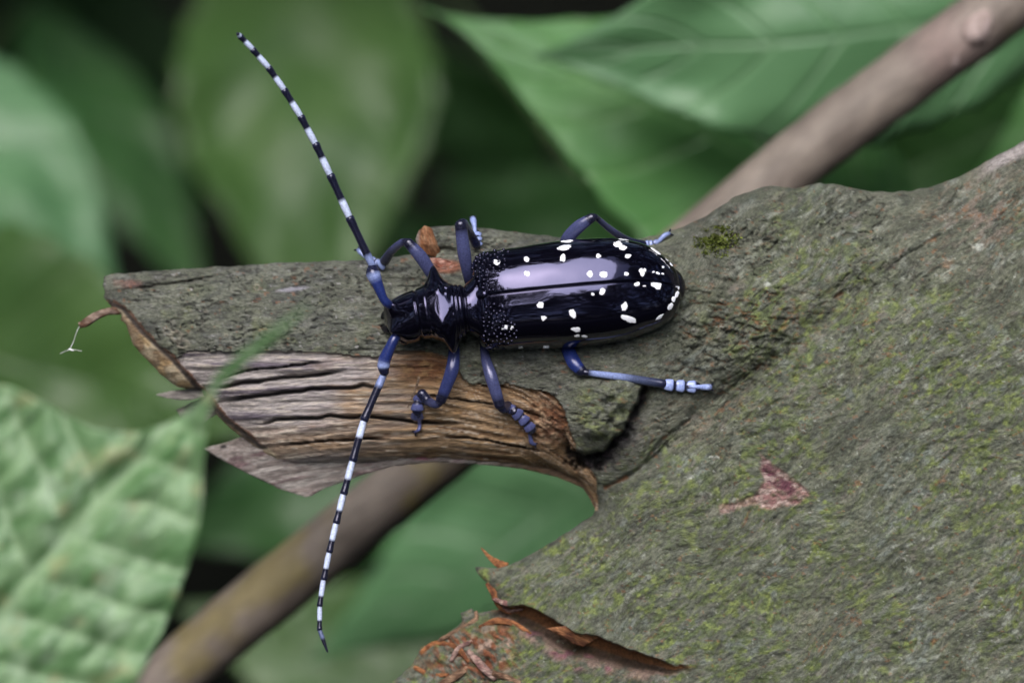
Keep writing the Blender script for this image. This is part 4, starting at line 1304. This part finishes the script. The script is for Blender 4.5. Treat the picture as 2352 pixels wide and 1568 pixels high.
leg('upper hind leg raised above the wing case', [(1290, 580, -150), (1304, 548, -130), (1330, 520, -112), (1360, 500, -104)], [12, 15.5, 15.5, 11],
    [(1364, 498, -106), (1372, 502, -114), (1398, 524, -165), (1440, 552, -225), (1478, 562, -250)], [8, 7, 8, 10, 10],
    [((1478, 562, -252), (1490, 563, -256), 8, 12), ((1488, 563, -256), (1500, 562, -258), 9, 12), ((1498, 562, -258), (1512, 560, -260), 8, 12)],
    ([(1504, 562, -256), (1515, 552, -252), (1526, 541, -252), (1537, 536, -258)], [3.5, 5, 6, 4.5]), SLATE, SLATE * 0.8, ICE)
leg('lower front leg set on the bare wood', [(1040, 770, -140), (1043, 800, -128), (1038, 850, -112), (1013, 918, -128)], [13, 13, 16, 13],
    [(1010, 924, -130), (1000, 928, -136), (983, 920, -158), (968, 903, surf(968, 903) + 26)], [9, 10, 11, 12],
    [(sz(965, 905, 22), sz(958, 924, 18), 9, 13), (sz(959, 922, 18), sz(958, 945, 16), 10, 16), (sz(958, 942, 17), sz(958, 964, 14), 11, 16)],
    ([sz(961, 955, 20), sz(964, 974, 16), sz(962, 986, 12), sz(954, 992, 8)], [3.5, 4.5, 4.5, 3.5]), BLUE * 0.4 + SLATE * 0.35, SLATE * 0.6, SLATE * 1.35)
leg('lower middle leg set on the bare wood', [(1112, 775, -160), (1114, 815, -140), (1128, 865, -118), (1148, 930, -124)], [10, 11, 15, 13],
    [(1150, 936, -128), (1158, 940, -138), (1166, 932, -165), sz(1168, 930, 24)], [9, 10, 11, 11],
    [(sz(1166, 932, 20), sz(1180, 944, 17), 9, 13), (sz(1178, 942, 18), sz(1196, 957, 16), 10, 16), (sz(1194, 955, 17), sz(1210, 972, 15), 10, 15), (sz(1208, 970, 16), sz(1222, 988, 13), 10, 15)],
    ([sz(1214, 982, 19), sz(1217, 1000, 14), sz(1221, 1016, 10), sz(1229, 1020, 6)], [3.5, 4.5, 5.5, 4]), SLATE * 0.95, NAVY, SLATE * 1.35)
zt = [surf(1522, 880) + 18, surf(1552, 886) + 13, surf(1578, 888) + 13, surf(1600, 889) + 13, surf(1630, 889) + 11]
leg('lower hind leg stretched back onto the mossy bark', [(1290, 770, -150), (1300, 792, -134), (1318, 832, -112), (1336, 852, -106)], [13, 16, 17, 13],
    [(1340, 853, -106), (1352, 856, -104), (1430, 866, -0.5 * (104 - zt[0])), (1490, 876, zt[0] + 4), (1524, 881, zt[0])], [8, 7, 9, 10.5, 10.5],
    [((1520, 882, zt[0]), (1550, 885, zt[1]), 12, 14.5), ((1547, 885, zt[1]), (1575, 887, zt[2]), 12, 15), ((1572, 887, zt[2]), (1602, 888, zt[3]), 12, 15)],
    ([(1580, 888, zt[3] + 6), (1600, 888, zt[3] + 4), (1618, 889, zt[4] + 2), (1630, 889, zt[4])], [4, 5, 7.5, 8]), BLUE, ICE, ICE * 1.25,
    [(0, BLK), (0.3, BLK), (0.5, BLUE), (0.92, BLUE * 0.9), (0.97, BLK), (1, BLK)])

# ------------------------------------------------------------------ silk threads by the broken end
sv = []
for pts_ in ([(186, 742, -285), (176, 762, -283), (168, 786, -280), (160, 803, -276)], [(160, 803, -276), (170, 803, -275), (187, 806, -274)], [(160, 803, -276), (150, 806, -277), (138, 812, -280)], [(168, 786, -280), (163, 796, -277), (157, 804, -276)]):
    sv.append(tube([at(*p_) for p_ in pts_], [0.5, 0.4, 0.5], 6, None, (0, 0, 1), True, 10))
sv.append(tube([at(158, 802, -276), at(164, 803, -276), at(169, 805, -276)], [1.2, 2.4, 1.0], 8))
V, F = join(sv)
silk = new_mesh('silk_thread', V, F, M_SILK)
tag(silk, 'thin white spider silk hanging below the curled bark strip', 'silk')

# ------------------------------------------------------------------ the twig behind
def twig():
    pts = [at(-900, 2640, -1500), at(-100, 1980, -1450), at(400, 1545, -1400), at(850, 1175, -1350), at(1250, 850, -1330), at(1640, 530, -1300), at(1900, 312, -1280), at(2250, 55, -1250), at(2700, -260, -1200), at(3300, -700, -1100)]
    d0 = pts[0] - pts[1]; d0 /= np.linalg.norm(d0)
    w0 = to_world(pts[0]); dw = ROT @ d0
    # bend to the soil beyond the picture
    down = ROT.T @ np.array([-0.2, 0.1, -1.0]); down /= np.linalg.norm(down)
    need = (w0[2] + 0.01) / SC / abs((ROT @ down)[2])
    pts = [pts[0] + down * need, pts[0] + down * need * 0.5 + d0 * 500, pts[0] + d0 * 300] + pts[1:]
    n = 150
    P = catmull(pts, n)
    seg = 28
    rad = np.interp(np.linspace(0, 1, n), [0, 0.3, 0.6, 1], [96, 84, 86, 84])
    V, F = tube(P, rad, seg, None, (0, 0, 1), True)
    base = at(2185, 105, -1250); 
    for c, amp, w in ((at(2185, 105, -1180), 34, 60), (at(2240, 60, -1170), 30, 70), (at(2160, 120, -1250), 26, 45), (at(620, 1370, -1330), 8, 90)):
        dd = V - c
        k = np.exp(-(np.linalg.norm(dd, axis=1) / w)**2)
        ctr = np.repeat(np.vstack([[P[0]] * 3, P, [P[-1]] * 3]), seg, axis=0)
        out = V - ctr; out /= np.linalg.norm(out, axis=1)[:, None] + 1e-9
        V = V + out * (amp * k)[:, None]
    V = V + np.stack([fbm(V[:, 0] / 60, V[:, 1] / 60, V[:, 2] / 60, 500 + i, 2) * 4 for i in range(3)], 1)
    tint = mixc([0.125, 0.102, 0.085], [0.18, 0.150, 0.125], sst(-0.4, 0.4, fbm(V[:, 0] / 90, V[:, 1] / 90, V[:, 2] / 90, 510, 3)))
    ylw = sst(0.25, 0.5, fbm(V[:, 0] / 130, V[:, 1] / 130, V[:, 2] / 130, 511, 2))
    tint = mixc(tint, [0.16, 0.13, 0.04], ylw * 0.7)
    kn = np.exp(-(np.linalg.norm(V - at(2185, 115, -1200), axis=1) / 80)**2)
    tint = mixc(tint, [0.36, 0.26, 0.24], kn * 0.8)
    ab = (ROT.T @ np.array([0, 0, 1.0]))
    gc = np.stack([V[:, 0] * 0.77 + V[:, 1] * 0.64, V[:, 0] * -0.64 + V[:, 1] * 0.77, V[:, 2]], 1) / 10
    o = new_mesh('twig', V, F, M_TWIG, attrs={'tint': tint, 'gco': gc})
    for pts_, rd in (([at(2200, 96, -1175), at(2194, 120, -1168), at(2186, 146, -1180)], [22, 27, 18]), ([at(2262, 40, -1165), at(2236, 72, -1150), at(2212, 96, -1165)], [26, 40, 28]), ([at(2150, 116, -1190), at(2168, 130, -1182), at(2178, 150, -1200)], [12, 18, 12])):
        v, f = tube(pts_, rd, 16, None, (0, 0, 1), True, 12)
        v = v + np.stack([fbm(v[:, 0] / 22, v[:, 1] / 22, v[:, 2] / 22, 520 + i, 2) * 5 for i in range(3)], 1)
        new_mesh('node_knob', v, f, M_TWIG, parent=o, attrs={'tint': mixc([0.26, 0.20, 0.18], [0.42, 0.33, 0.31], sst(-0.3, 0.4, fbm(v[:, 0] / 20, v[:, 1] / 20, 0, 525, 2))), 'gco': v / 10})
    tag(o, 'smooth brown twig with a knobbly pink node crossing behind the branch', 'twig')
twig()

# ------------------------------------------------------------------ leaves
def leaf_mesh(base, tip, hw, roll_deg, bend, fold, wave, seed, tip_pow=1.0, nu=36, nv=18, wide_at=0.42, serr=0.03, side_curve=0.0):
    """base, tip in units; hw half width; roll tilts the blade about its axis; bend bows it; fold lifts both halves"""
    A = np.asarray(base, float); B = np.asarray(tip, float)
    d = B - A; Ln = np.linalg.norm(d); d /= Ln
    s = np.cross(d, [0, 0, 1.0]); s /= np.linalg.norm(s)
    n = np.cross(s, d)
    if n[2] < 0: n = -n
    rr = math.radians(roll_deg)
    s2 = s * math.cos(rr) + n * math.sin(rr); n2 = n * math.cos(rr) - s * math.sin(rr)
    V = []; UV = []
    for i in range(nu + 1):
        u = i / nu
        if u < wide_at: w = math.sin(0.5 * math.pi * u / wide_at) ** 0.75
        else:
            q_ = (u - wide_at) / (1 - wide_at)
            w = (math.cos(0.5 * math.pi * q_) ** (0.9 + 0.5 * tip_pow)) * (1 - 0.12 * q_)
        w = max(w, 0.012)
        c = A + d * Ln * u + n2 * bend * math.sin(math.pi * u) + s2 * side_curve * (u * u)
        for j in range(nv + 1):
            v = -1 + 2 * j / nv
            ww = w * (1 + serr * math.sin(u * 70 + seed) * abs(v) ** 6)
            z = fold * abs(v) * w + wave * (float(vnoise(u * 5 + seed, v * 1.7, 0, seed)) + 0.5 * math.sin(u * 26 + abs(v) * -5) * abs(v) * 0.6) * w
            V.append(c + s2 * v * ww * hw + n2 * z)
            UV.append((u, v))
    F = []
    for i in range(nu):
        for j in range(nv):
            a = i * (nv + 1) + j
            F.append((a, a + 1, a + nv + 2, a + nv + 1))
    return np.array(V), F, np.array(UV), A

def plant(name, label, cat, root_px, leaves, mat_default=None, group=None):
    """a stem rising from the soil with its leaves; root_px: (px, py, z) the place high on the stem, outside the picture"""
    top = np.asarray(root_px, float)
    wt = to_world(top)
    foot = np.array([wt[0] + 0.03, wt[1] + 0.05, -0.01])
    root = empty(name, (foot[0], foot[1], 0.0))
    tag(root, label, cat, group)
    f = from_world(foot)
    mid = (f + top) / 2 + np.array([60, 40, -100])
    v, fc = tube([f, mid, top], [70, 60, 40], 12, None, (0.3, 1, 0.2), True, 24)
    new_mesh('stem', v, fc, M_STEM, parent=root)
    for lf in leaves:
        V, F, UV, A = leaf_mesh(**lf['g'])
        o = new_mesh('leaf', V, F, lf.get('m', mat_default), parent=root, uv=UV)
        md = o.modifiers.new('blade_thickness', 'SOLIDIFY'); md.thickness = 0.0004; md.offset = 0
        if 'label' in lf: tag(o, lf['label'])
        # stalk from the stem to the blade
        pv, pf = tube([top, (top + A) / 2 + np.array([0, 30, -40]), A, A + (np.asarray(lf['g']['tip']) - A) * 0.06], [26, 22, 18, 10], 8, None, (0.2, 0.3, 1), True, 16)
        new_mesh('stalk', pv, pf, M_STEM, parent=o)
    return root

plant('leafy_plant', 'bright green broad leaves with pointed tips behind the brown twig', 'plant', at(2750, 420, -2300), [
    dict(g=dict(base=at(2180, 640, -2900), tip=at(976, 18, -2500), hw=425, roll_deg=-16, bend=120, fold=-30, wave=60, seed=3, tip_pow=1.5, wide_at=0.45), m=M_LEAF, label='long pointed leaf whose tip reaches towards the dark gap'),
    dict(g=dict(base=at(2560, -30, -2400), tip=at(1225, 130, -2200), hw=355, roll_deg=20, bend=140, fold=60, wave=70, seed=8, tip_pow=0.6, wide_at=0.5), m=M_LEAF_SKY, label='overlapping leaf with a pale rolled upper edge')])
plant('leafy_plant', 'leaf with shade put into its deep green behind the upper trunk', 'plant', at(2800, 480, -4200), [
    dict(g=dict(base=at(2650, 120, -3600), tip=at(1700, 560, -3800), hw=460, roll_deg=12, bend=80, fold=20, wave=60, seed=13), m=M_LEAF_SHADE),
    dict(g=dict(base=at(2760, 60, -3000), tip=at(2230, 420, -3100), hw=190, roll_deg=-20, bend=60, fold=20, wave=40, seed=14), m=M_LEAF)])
plant('leafy_plant', 'blurred broad grey green leaf hanging behind the upper antenna', 'plant', at(640, -500, -9000), [
    dict(g=dict(base=at(690, -260, -8600), tip=at(700, 820, -7600), hw=660, roll_deg=8, bend=200, fold=60, wave=160, seed=21, tip_pow=0.5, wide_at=0.5), m=M_LEAF_DULL),
    dict(g=dict(base=at(1560, 680, -9400), tip=at(960, 400, -9000), hw=400, roll_deg=-10, bend=100, fold=30, wave=120, seed=22), m=M_LEAF_SHADE)])
plant('leafy_plant', 'blurred leaves with painted pale sky sheen at the side of the broken end, and added shading leaves above view', 'plant', at(-500, 700, -6500), [
    dict(g=dict(base=at(-320, 60, -6000), tip=at(330, 840, -5600), hw=430, roll_deg=18, bend=150, fold=-40, wave=90, seed=31), m=M_LEAF_SKY),
    dict(g=dict(base=at(-360, 700, -4800), tip=at(620, 1000, -4300), hw=520, roll_deg=-6, bend=120, fold=40, wave=80, seed=32), m=M_LEAF_DULL),
    dict(g=dict(base=at(60, 0, -9500), tip=at(500, 760, -8600), hw=330, roll_deg=25, bend=80, fold=20, wave=70, seed=33), m=M_LEAF_DEEP),
    dict(g=dict(base=at(-380, -180, -11000), tip=at(560, 200, -10500), hw=600, roll_deg=10, bend=80, fold=20, wave=70, seed=34), m=M_LEAF_SHADE),
    dict(g=dict(base=np.array([-5200., 3100., -8800.]), tip=np.array([-1200., 3500., -8600.]), hw=1350, roll_deg=32, bend=100, fold=40, wave=60, seed=35), m=M_LEAF_SHADE),  # unseen leaf, added above the view to shade the upper left background
    dict(g=dict(base=np.array([-2600., 3600., -7200.]), tip=np.array([700., 3300., -7400.]), hw=900, roll_deg=38, bend=100, fold=40, wave=60, seed=36), m=M_LEAF_SHADE)])  # another unseen leaf, added above the view for the shade it casts
plant('leafy_plant', 'blurred green leaves hanging below the broken stub', 'plant', at(1500, 2050, -5600), [
    dict(g=dict(base=at(1620, 930, -4000), tip=at(700, 1520, -4300), hw=430, roll_deg=14, bend=150, fold=-60, wave=80, seed=41, wide_at=0.35), m=M_LEAF_SKY),
    dict(g=dict(base=at(1480, 1800, -5200), tip=at(380, 1380, -5200), hw=520, roll_deg=-14, bend=100, fold=20, wave=80, seed=42), m=M_LEAF_DULL),
    dict(g=dict(base=at(1100, 960, -7200), tip=at(360, 1260, -7000), hw=420, roll_deg=0, bend=100, fold=20, wave=60, seed=43), m=M_LEAF_DEEP)])

plant('leafy_plant', 'dark low leaves added to fill the shaded gaps between the broad leaves', 'plant', at(1250, 900, -12500), [  # dark leaves added to blacken gaps where there is only shade
    dict(g=dict(base=at(1240, 420, -12200), tip=at(930, 60, -11800), hw=380, roll_deg=20, bend=90, fold=30, wave=80, seed=61), m=M_LEAF_SHADE),
    dict(g=dict(base=at(1180, 700, -12000), tip=at(800, 480, -11600), hw=300, roll_deg=-15, bend=90, fold=30, wave=80, seed=62), m=M_LEAF_SHADE),
    dict(g=dict(base=at(500, 480, -12300), tip=at(330, 150, -12000), hw=240, roll_deg=15, bend=90, fold=30, wave=80, seed=63), m=M_LEAF_SHADE)])

def front_leaf():
    root_top = at(-620, 1900, 560)
    wt = to_world(root_top)
    foot = np.array([wt[0] - 0.02, wt[1] + 0.02, -0.01])
    root = empty('leafy_plant', (foot[0], foot[1], 0.0))
    tag(root, 'mottled green leaf with painted pale glints and a long drawn out tip in front of the broken end', 'plant')
    f = from_world(foot)
    v, fc = tube([f, (f + root_top) / 2 + np.array([-60, 40, 0]), root_top], [60, 52, 36], 12, None, (0.3, 1, 0.2), True, 24)
    new_mesh('stem', v, fc, M_STEM, parent=root)
    O = [(486, 868), (472, 900), (440, 935), (405, 962), (380, 973), (330, 990), (291, 993), (245, 990), (203, 980), (149, 952), (88, 919), (27, 888), (-60, 870), (-250, 900), (-420, 1150), (-420, 1600), (-240, 1780),
         (100, 1790), (260, 1680), (353, 1488), (390, 1410), (414, 1352), (445, 1260), (461, 1183), (468, 1047), (476, 960), (500, 895), (562, 840), (642, 772), (690, 726), (728, 684), (676, 720), (618, 760), (552, 808)]
    def zf(x, y):
        gu = x * 0.66 - y * 0.75; gw = x * 0.75 + y * 0.66
        mid = np.abs(gw - 930)
        ph = (gu - 0.55 * mid + 30 * fbm(gu / 200, gw / 200, 0, 617, 2)) / 120
        puck = 17 * np.abs(np.sin(math.pi * ph)) * sst(0, 60, mid) + fbm(gu / 120, gw / 50, 0, 611, 2) * 20 + fbm(gu / 40, gw / 26, 0, 612, 2) * 3
        return 960 + np.clip(x - 440, 0, 400) * 1.5 - 90 * sst(300, -300, x) + (puck - 14 * np.exp(-(mid / 24)**2)) * sst(520, 440, x)
    def tint(x, y, u, w):
        c = mixc([0.10, 0.205, 0.08], [0.18, 0.30, 0.145], sst(-0.4, 0.4, fbm(u / 110, w / 34, 0, 613, 3)))
        mid = np.abs(w - 930); ph = (u - 0.55 * mid + 30 * fbm(u / 200, w / 200, 0, 617, 2)) / 120
        c = mixc(c, [0.30, 0.42, 0.25], np.maximum(sst(0.12, 0.03, np.abs(ph - np.round(ph))) * 0.5, sst(16, 5, mid) * 0.7))
        c = mixc(c, [0.32, 0.43, 0.29], sst(0.1, 0.5, fbm(u / 70, w / 34, 0, 614, 3)) * 0.6)  # pale patches paint the glints of the puckered blade into its green
        c = mixc(c, [0.32, 0.33, 0.17], sst(0.32, 0.6, fbm(u / 60, w / 40, 0, 615, 3)) * 0.6)
        c = mixc(c, [0.05, 0.13, 0.035], sst(0.2, 0.6, fbm(u / 80, w / 20, 0, 616, 2)) * 0.6)
        return c
    o = slab('leaf', O, zf, 6, M_LEAF_FRONT, tint, root, 6.0, 2.5, 1.5, (0.66, -0.75), 621, 'mottled leaf blade with painted pale glints drawn out into a thin tip')
    pv, pf = tube([root_top, at(-520, 1800, 590), at(-380, 1640, 575), at(-300, 1560, 560)], [30, 24, 18, 10], 8, None, (0.2, 0.3, 1), True, 16)
    new_mesh('stalk', pv, pf, M_STEM, parent=o)
front_leaf()

# ------------------------------------------------------------------ trees standing round the clearing (seen in the shine of the beetle)
def clearing_trees():
    r = random.Random(12)
    sectors = [(20, 62), (62, 100), (100, 145), (145, 185), (-25, 20), (-75, -25), (-130, -75), (-175, -130)]
    def max_el(az):
        # azimuth 90 is away from the lens, -90 behind it; the canopy leaves the sky open overhead and behind
        a = math.radians(az)
        ahead = 0.5 + 0.5 * math.sin(a)
        right = 0.5 + 0.5 * math.cos(a)
        return 46 + 34 * ahead ** 1.2 + 8 * right * (1 - ahead)
    for i, (a0, a1) in enumerate(sectors):
        azc = math.radians((a0 + a1) / 2)
        Rr = 2.6 + 0.3 * (i % 3)
        foot = np.array([Rr * math.cos(azc), Rr * math.sin(azc), 0.0])
        root = empty('tree', foot)
        tag(root, 'leafy tree standing round the clearing', 'tree', 'trees round the clearing')
        topz = 0.5 + Rr * math.tan(math.radians(min(max_el((a0 + a1) / 2), 55))) 
        pts = [(foot[0], foot[1], -0.02), (foot[0] * 1.02, foot[1] * 1.02, topz * 0.5), (foot[0] * 0.98, foot[1] * 0.98, topz)]
        P = np.array(pts)
        v, f = tube(P, [0.09, 0.07, 0.03], 12, None, (0.1, 1, 0.1), True, 14)
        new_mesh('trunk', v, f, M_TRUNK, parent=root, is_world=True)
        V = []; F = []; UV = []
        n = 0
        while n < 1000:
            az = r.uniform(a0 - 6, a1 + 6)
            me_ = max_el(az)
            el = r.uniform(-6, me_ + 8)
            lim = me_ + 13 * float(fbm(az / 9.0, el / 9.0, 0, 900, 3))
            if el > lim: continue
            n += 1
            dist = r.uniform(2.0, 3.0)
            e, a = math.radians(el), math.radians(az)
            c = np.array([math.cos(a) * math.cos(e), math.sin(a) * math.cos(e), math.sin(e)]) * dist + np.array([0, 0, 0.5])
            if c[2] < 0.05: c[2] = 0.05 + r.random() * 0.2
            d = np.array([r.uniform(-1, 1), r.uniform(-1, 1), r.uniform(-0.9, 0.3)]); d /= np.linalg.norm(d)
            s = np.cross(d, [r.uniform(-1, 1), r.uniform(-1, 1), r.uniform(-1, 1)]); s /= np.linalg.norm(s)
            Ls = r.uniform(0.10, 0.22); w = Ls * 0.32
            k = len(V)
            nn = np.cross(d, s) * 0.02
            V += [c - d * Ls, c - d * Ls * 0.2 - s * w + nn, c + d * Ls * 0.4 - s * w * 0.7 + nn, c + d * Ls, c + d * Ls * 0.4 + s * w * 0.7 + nn, c - d * Ls * 0.2 + s * w + nn]
            UV += [(0, 0), (0.4, -1), (0.7, -1), (1, 0), (0.7, 1), (0.4, 1)]
            F += [(k, k + 1, k + 2, k + 3), (k, k + 3, k + 4, k + 5)]
        o = new_mesh('crown', np.array(V), F, M_CANOPY, parent=root, uv=np.array(UV), smooth=False, is_world=True)
clearing_trees()
